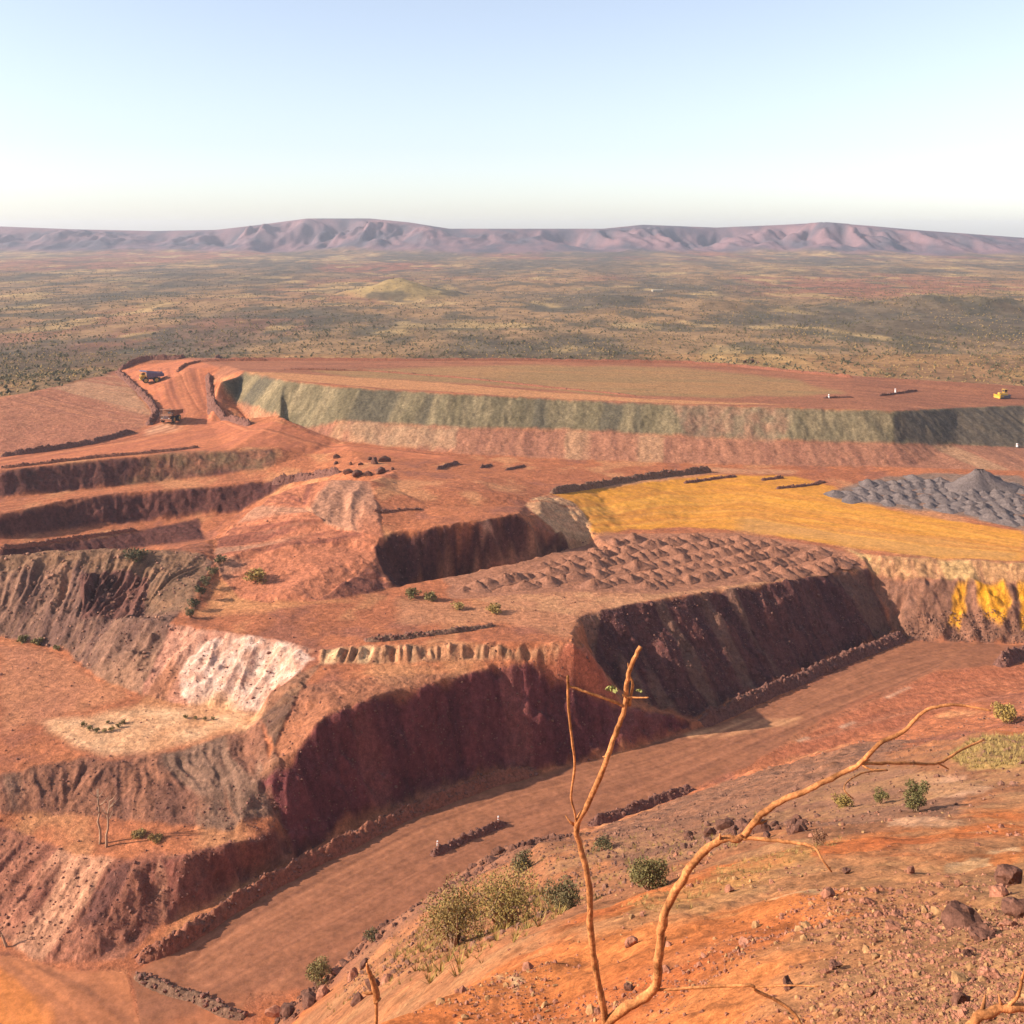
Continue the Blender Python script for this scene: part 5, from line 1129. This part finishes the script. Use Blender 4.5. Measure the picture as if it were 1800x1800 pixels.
# ------------------------------------------------------------------ white posts
M_white = paint_mat('white_paint', (0.82, 0.80, 0.76), 0.45, amount=0.15, scale=6); M_redr = paint_mat('red_reflector', (0.5, 0.05, 0.03), 0.3, amount=0.1)
def post(u, v, h, label, wd=0.34):
    root = empty('marker_post', at(u, v), 0, label, 'marker post')
    b = MB(); b.cyl((0, 0, -0.2), (0, 0, h), wd / 2, wd / 2 * 0.9, 14); b.build('post', M_white, root, bevel=0.02)
    b = MB(); b.cyl((0, 0, h * 0.68), (0, 0, h * 0.8), wd / 2 * 1.03, n=14); b.build('reflector', M_redr, root)
    b = MB(); b.cyl((0, 0, -0.1), (0, 0, 0.12), wd * 0.9, wd * 0.7, 12); b.build('base', M_wdarkb, root)
M_wdarkb = paint_mat('post_base', (0.12, 0.10, 0.09), 0.8)
post(876, 1447, 1.5, 'white marker post at the upper right end of the rubble island on the road')
post(769, 1488, 1.0, 'white marker post at the lower left end of the rubble island on the road')
post(1457, 700, 1.9, 'white post on the thin ridge on the dump top, the left of two', 0.8)
post(1574, 690, 2.0, 'white post on the thin ridge on the dump top, the right of two', 0.8)
post(1788, 786, 1.6, 'white post at the foot of the shaded end of the dump', 1.0)

# ------------------------------------------------------------------ vehicles
M_yel = paint_mat('yellow_machine_paint', (0.62, 0.33, 0.03), 0.45, amount=0.4, scale=0.9); M_tyre = paint_mat('tyre_rubber', (0.025, 0.024, 0.024), 0.85, amount=0.35)
M_steel = paint_mat('dark_steel', (0.10, 0.10, 0.13), 0.5, 0.4, amount=0.35); M_glass = paint_mat('cab_glass', (0.03, 0.04, 0.05), 0.1, amount=0.1); M_rim = paint_mat('rim_paint', (0.45, 0.28, 0.06), 0.5, amount=0.4)
M_bed = paint_mat('tray_paint', (0.12, 0.12, 0.20), 0.5, amount=0.3); M_load = soil_material('truck_load', (0.34, 0.14, 0.08), 2.0, 0.8, 0.5, 0.4)
def wheel(parent, c, r, wd, dual=False):
    b = MB(); n = 28; prof = [(-.5, .62), (-.5, .9), (-.38, 1.0), (.38, 1.0), (.5, .9), (.5, .62)]; V, Fc = [], []
    for k in range(n):
        a = 6.2832 * k / n
        for j, (w_, q) in enumerate(prof):
            q2 = q * (0.97 if (k % 2 and q > .95) else 1); V.append((c[0] + math.cos(a) * q2 * r, c[1] + w_ * wd, c[2] + math.sin(a) * q2 * r))
    m = len(prof)
    for k in range(n):
        for j in range(m - 1): Fc.append((k * m + j, k * m + j + 1, ((k + 1) % n) * m + j + 1, ((k + 1) % n) * m + j))
    b.add(V, Fc); w_ = b.build('wheel', M_tyre, parent)
    b = MB(); b.cyl((c[0], c[1] - wd * .42, c[2]), (c[0], c[1] + wd * .42, c[2]), r * 0.63, n=20); b.cyl((c[0], c[1] - wd * .5, c[2]), (c[0], c[1] + wd * .5, c[2]), r * 0.25, n=12); b.build('rim', M_rim, w_)
def haul_truck(loc, heading, label, body_mat, tray_mat):
    """heading: +x is forward; a rigid mine truck about 13 m long"""
    t = empty('haul_truck', loc, heading, label, 'haul truck')
    b = MB(); b.box((0.3, 0, 2.2), (10.2, 1.5, 0.9)); b.box((4.4, 0, 1.75), (1.4, 5.4, 0.7)); b.box((-2.6, 0, 1.8), (1.2, 4.6, 0.8)); b.build('chassis', M_steel, t, bevel=0.05)
    b = MB(); b.box((4.9, 0, 2.9), (2.6, 2.9, 2.0)); b.box((5.9, 0, 2.0), (0.8, 6.0, 0.6)); b.build('hood', body_mat, t, bevel=0.08)
    b = MB(); b.box((4.4, 0, 4.05), (3.6, 6.4, 0.25)); b.build('deck', body_mat, t, bevel=0.04)
    b = MB()
    for k in range(7): b.box((6.24, 0, 2.2 + 0.24 * k), (0.08, 2.3, 0.13))
    b.build('grille', M_steel, t)
    cab = MB(); cab.box((4.6, 1.7, 5.05), (2.1, 2.0, 1.8), 0.92); cab_o = cab.build('cab', body_mat, t, bevel=0.06)
    b = MB(); b.box((5.62, 1.7, 5.3), (0.08, 1.65, 0.95), ry=-0.08); b.box((4.6, 2.68, 5.3), (1.5, 0.08, 0.85)); b.box((4.6, 0.72, 5.3), (1.5, 0.08, 0.85)); b.build('window', M_glass, cab_o)
    b = MB()
    for x in (2.7, 6.1):
        for y in (-3.1, -1.0, 1.0, 3.1):
            if x < 3 or abs(y) > 2 or True: b.cyl((x, y, 4.15), (x, y, 5.2), 0.05, n=6)
        b.cyl((x, -3.1, 5.2), (x, 3.1, 5.2), 0.05, n=6)
    b.build('handrail', body_mat, t)
    for s in (-1, 1):
        b = MB(); b.tube([(6.2, s * 2.2, 1.3), (6.35, s * 2.2, 2.6), (6.1, s * 2.2, 4.0)], [0.08] * 3, 6)
        for k in range(6): b.cyl((6.25, s * 2.2, 1.5 + 0.4 * k), (6.25, s * 2.7, 1.5 + 0.4 * k), 0.04, n=6)
        b.build('ladder', body_mat, t)
        b = MB(); b.cyl((6.3, s * 1.8, 2.6), (6.42, s * 1.8, 2.6), 0.22, n=14); b.build('headlight', M_white, t)
        b = MB(); b.box((5.9, s * 3.35, 5.0), (0.12, 0.35, 0.7)); b.build('mirror', M_steel, t)
        wheel(t, (3.3, s * 2.75, 1.6), 1.6, 1.1); wheel(t, (-2.6, s * 2.75, 1.6), 1.6, 1.0); wheel(t, (-2.6, s * 1.6, 1.6), 1.6, 1.0)
    # tray: V floor, flared sides, canopy over the cab
    o = MB(); th = 0.18
    def slab(p):  # p four corners, thickened along the normal
        p = [Vector(q) for q in p]; n = (p[1] - p[0]).cross(p[3] - p[0]).normalized() * th; o.hexa([q for q in p] + [q + n for q in p])
    slab([(-6.6, -2.9, 3.6), (2.2, -2.5, 2.9), (2.2, 2.5, 2.9), (-6.6, 2.9, 3.6)])
    for s in (-1, 1): slab([(-6.8, s * 3.0, 3.6), (2.2, s * 2.6, 2.9), (2.6, s * 3.4, 6.3), (-6.4, s * 3.5, 5.3)][::s])
    slab([(2.2, -2.6, 2.9), (2.7, -3.4, 6.4), (2.7, 3.4, 6.4), (2.2, 2.6, 2.9)])
    slab([(2.5, -3.4, 6.3), (6.3, -3.2, 6.75), (6.3, 3.2, 6.75), (2.5, 3.4, 6.3)])
    for k in range(6):
        x = -5.8 + k * 1.5
        for s in (-1, 1): o.box((x, s * 3.42, 4.5), (0.28, 0.35, 2.2))
    o.build('tray', tray_mat, t, bevel=0.03)
    V, Fc = rock_arrays(3, 77, 0.42, 0.12); V = V * np.array([4.1, 3.3, 3.0]) + np.array([-1.8, 0, 4.6]); mesh_np('load', V, Fc, M_load, parent=t)
    return t
haul_truck(at(266, 673), R(205), 'yellow haul truck with a dark blue tray on the ramp behind the dark corner bank', M_yel, M_bed)
M_dusty = paint_mat('dusty_brown_paint', (0.34, 0.15, 0.08), 0.7, amount=0.6)
haul_truck(at(301, 741), R(262), 'dust covered brown haul truck coming down the ramp onto the junction', M_dusty, M_dusty)
def dozer(loc, heading, label):
    t = empty('bulldozer', loc, heading, label, 'bulldozer')
    b = MB(); b.box((0.2, 0, 1.5), (3.9, 1.9, 1.2)); b.box((1.6, 0, 2.15), (1.9, 1.5, 0.9), 0.92); b.build('body', M_yel, t, bevel=0.08)
    c = MB(); c.box((-0.7, 0, 2.7), (1.6, 1.7, 0.35)); c.box((-0.7, 0, 4.0), (1.9, 1.9, 0.18))
    for x in (-1.5, 0.1):
        for y in (-0.8, 0.8): c.box((x, y, 3.4), (0.14, 0.14, 1.2))
    co_ = c.build('cab', M_yel, t, bevel=0.03)
    b = MB(); b.box((-0.7, 0, 3.4), (1.5, 1.5, 1.1)); b.build('window', M_glass, co_)
    for s in (-1, 1):
        n = 24; V, Fc = [], []
        for k in range(n):
            a = 6.2832 * k / n; x = math.cos(a); z = math.sin(a); px = (1.9 if x > 0 else -1.9) + 0.62 * x if abs(x) > .2 else 1.9 * x / .2; pz = 0.68 + 0.66 * z * (1.05 if k % 2 else 0.97)
            V += [(px, s * 1.3 - 0.32, pz), (px, s * 1.3 + 0.32, pz)]
        for k in range(n): Fc.append((2 * k, 2 * ((k + 1) % n), 2 * ((k + 1) % n) + 1, 2 * k + 1))
        Fc += [tuple(range(0, 2 * n, 2)), tuple(range(1, 2 * n, 2))[::-1]]
        b = MB(); b.add(V, Fc); b.build('track', M_steel, t)
        b = MB(); b.box((2.2, s * 1.75, 0.85), (2.6, 0.2, 0.32)); b.build('push_arm', M_yel, t)
    P_ = [(3.35, 0.15), (3.2, 0.6), (3.18, 1.1), (3.35, 1.75)]; b = MB()
    for (xa, za), (xb, zb) in zip(P_, P_[1:]): b.hexa([(xa, -2.4, za), (xa + .12, -2.4, za), (xa + .12, 2.4, za), (xa, 2.4, za), (xb, -2.4, zb), (xb + .12, -2.4, zb), (xb + .12, 2.4, zb), (xb, 2.4, zb)])
    b.build('blade', M_yel, t)
    b = MB(); b.box((-2.9, 0, 1.3), (0.6, 1.9, 0.4)); b.box((-3.1, 0, 0.75), (0.25, 0.25, 1.4)); b.build('ripper', M_steel, t)
    b = MB(); b.cyl((1.4, 0.35, 2.6), (1.4, 0.35, 3.5), 0.09, n=8); b.build('exhaust', M_steel, t)
    return t
d = dozer(at(1764, 700), R(190), 'yellow bulldozer working near the crest on the right of the dump top'); d.scale = (1.15, 1.15, 1.15)
